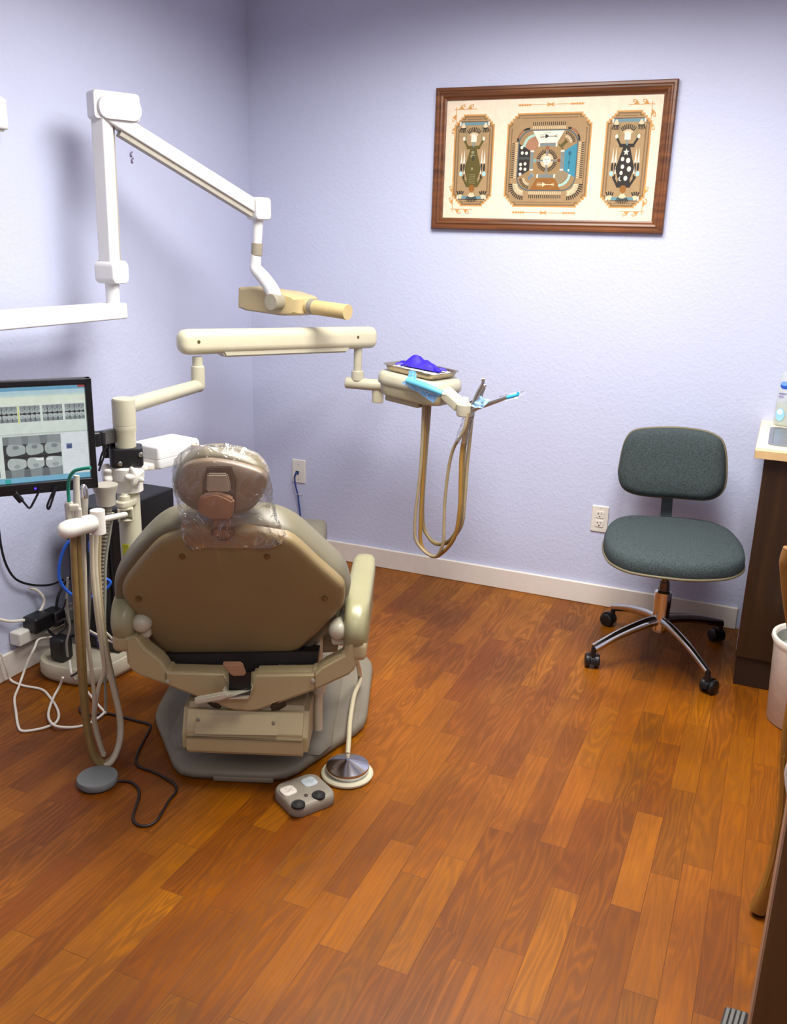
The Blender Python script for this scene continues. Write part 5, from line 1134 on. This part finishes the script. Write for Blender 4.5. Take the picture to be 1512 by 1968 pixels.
# ================================================================== WASTE BIN, wooden chair, cloth, floor piece at the right edge
rb, rt = .115, .135; bl_ = onY(1470, 1370, 2.98); bcx = bl_.x+rb+.003
bin_ = thing('waste_bin', 'white plastic waste bin with rolled rim on the floor in front of the cabinet', 'waste bin', (bcx, 2.98, 0))
ztop = onY(1489, 1216, 2.98).z
bm = BM(); lathe(bm, (bcx, 2.98, 0), (0, 0, 1), [(0, rb-.006), (.004, rb), (ztop-.03, rt-.008), (ztop-.02, rt-.004), (ztop-.006, rt+.002), (ztop+.004, rt), (ztop+.006, rt-.006), (ztop+.002, rt-.012), (.02, rb-.008)], 40); obj('bin_body', bm, mat('bin_white', 'ded6c8', .4), bin_, 60)
bm = BM(); lathe(bm, (bcx, 2.98, 0), (0, 0, 1), [(.021, rb-.012), (ztop-.012, rt-.0135), (ztop-.008, rt-.015), (.03, rb-.014)], 32, False); lathe(bm, (bcx, 2.98, 0), (0, 0, 1), [(ztop-.05, rt-.016), (ztop-.049, .01)], 32); obj('bin_liner', bm, mat('grey_liner', '9a9c92', .5), bin_, 60)
OAK = wood('honey_oak', '7a4f18', '94672a', 'Z', 9, .4)
CY = 1.95
wch = thing('wooden_chair', 'honey oak wooden chair at the right edge, one slanting grooved leg in view', 'chair', (.34, CY+.2, 0))
lp = [(1521, 1055), (1514, 1078), (1513, 1100), (1517, 1160), (1524, 1205), (1530, 1260), (1530, 1310), (1524, 1350), (1516, 1400), (1512, 1450), (1511, 1500), (1507, 1560), (1499, 1605), (1491, 1650), (1476, 1700), (1455, 1748)]
W3 = [onY(x, y, CY) for x, y in lp]; W3[-1].z = max(W3[-1].z, .012)
for i, p in enumerate(W3): p.x = p.x
bm = BM(); tube(bm, W3, [.017, .017, .015, .013, .013, .013, .013, .0135, .014, .0145, .0145, .0145, .0145, .0145, .016, .019], 5, 16)
for v in bm.verts: pass
obj('leg', bm, OAK, wch, 60)
bm = BM(); M2 = [V((.68-p.x+.06, p.y, p.z)) for p in W3]; tube(bm, M2, [.017, .017, .015, .013, .013, .013, .013, .0135, .014, .0145, .0145, .0145, .0145, .0145, .016, .019], 5, 16); obj('leg', bm, OAK, wch, 60)
# flutes along the visible leg
bm = BM()
for off in (-.006, 0, .006): tube(bm, [p+V((off, -.0145, .002)) for p in W3[9:15]], .0014, 4, 6)
obj('groove', bm, mat('groove_tan', 'a5762c', .5), wch)
cl_ = mat('tip_dark', '241308', .5)
bm = BM(); lathe(bm, (W3[-1].x+.006, CY+.005, 0), (0, 0, 1), [(0, .014), (.008, .016)], 16); obj('leg_tip', bm, cl_, wch)
bm = BM()
pillow(bm, cat_closed([V((x, y, .43)) for x, y in ((.2, CY+.0), (.58, CY+.0), (.62, CY+.2), (.58, CY+.42), (.4, CY+.44), (.25, CY+.42), (.2, CY+.2))], 3), (0, 0, 1), [(.96, -.012), (1, 0), (1, .012), (.95, .02), (.5, .014)]); obj('seat', bm, OAK, wch, 60)
for x in (.27, .55):
    bm = BM(); tube(bm, [V((x, CY+.38, .43)), V((x+.01*(1 if x > .4 else -1), CY+.4, .2)), V((x+.02*(1 if x > .4 else -1), CY+.42, .0))], [.018, .016, .014], 4, 14); obj('leg', bm, OAK, wch, 60)
for z in (.82, .7, .58):
    xa = min(W3, key=lambda p: abs(p.z-z)).x; bm = BM(); beam(bm, (xa, CY, z), (.74-xa, CY, z), .014, .05 if z > .8 else .035, .004); obj('back_rail', bm, OAK, wch)
bm = BM(); g0 = [onY(1506, 1488, CY-.03), onY(1509, 1474, CY-.03), onY(1520, 1450, CY-.03), onY(1545, 1440, CY-.03), onY(1545, 1540, CY-.03), onY(1512, 1532, CY-.03), onY(1508, 1510, CY-.03)]
prism(bm, g0, (0, 1, 0), .004, .001)
sheet(bm, [V((g0[2].x, CY-.03, .449)), V((g0[3].x, CY-.03, .449)), V((g0[3].x+.02, CY+.12, .456)), V((g0[2].x+.06, CY+.12, .456))], 4, 4, .001, 2)
tag(obj('white_cloth', bm, mat('cloth_white', 'eee8e0', .85), None, 60), 'white cloth hanging over the wooden chair at the right edge', 'cloth')
# small ribbed grey floor plate near the door
r0_ = onZ(1397, 1934, .012); r1_ = onZ(1434, 1944, .012); r2_ = onZ(1386, 1972, .012)
u_ = (r1_-r0_); w_ = (r2_-r0_)*2.2
bm = BM(); prism(bm, [V((p.x, p.y, 0)) for p in (r0_-u_*.1-w_*.03, r0_+u_*1.15-w_*.03, r0_+u_*1.15+w_, r0_-u_*.1+w_)], (0, 0, 1), .010, .003); fr = obj('floor_register', bm, mat('register_dark', '1d1916', .5))
bm = BM()
for k in range(4): beam(bm, V((0, 0, .0115))+V((r0_.x, r0_.y, 0))+u_*(.1+.27*k)+w_*.03, V((0, 0, .0115))+V((r0_.x, r0_.y, 0))+u_*(.1+.27*k)+w_*.95, u_.length*.19, .006, .0015)
obj('grille', bm, mat('register_grey', '6a6862', .45, .3), fr)
tag(fr, 'small grey ribbed metal piece with dark rim on the floor by the door frame', 'floor register')

# ================================================================== LIGHT
def area(name, loc, sx, sy, power, col, rot=(0, 0, 0), spread=PI):
    l = bpy.data.lights.new(name, 'AREA'); l.shape = 'RECTANGLE'; l.size = sx; l.size_y = sy; l.energy = power; l.color = col; l.spread = spread
    o = bpy.data.objects.new(name, l); C.objects.link(o); o.location = loc; o.rotation_euler = rot; return o
area('lamp_and_fill', (-1.0, 2.3, ZC-.02), .6, 1.2, 55, (1, .985, .96), spread=math.radians(165))
area('lamp_and_fill', (-.2, 2.1, ZC-.02), .6, 1.2, 53, (1, .985, .96), spread=math.radians(165))
area('lamp_and_fill', (.1, -.4, ZC-.02), .6, 1.2, 26, (1, .97, .92))  # fill light added behind the camera to brighten the foreground floor
w = bpy.data.worlds.new('room_world'); bpy.context.scene.world = w; w.use_nodes = True
w.node_tree.nodes['Background'].inputs[0].default_value = (.5, .5, .6, 1); w.node_tree.nodes['Background'].inputs[1].default_value = .05

# ================================================================== CAMERA
cd = bpy.data.cameras.new('camera'); cam = bpy.data.objects.new('camera', cd); C.objects.link(cam)
cd.sensor_fit = 'HORIZONTAL'; cd.sensor_width = 36; cd.lens = 36*FPX/1512; cd.clip_start = .02
Mc = Matrix((_r, _u, -_f)).transposed().to_4x4(); Mc.translation = CAM; cam.matrix_world = Mc
bpy.context.scene.camera = cam
bpy.context.scene.view_settings.view_transform = 'Standard'
bpy.context.scene.view_settings.exposure = 0
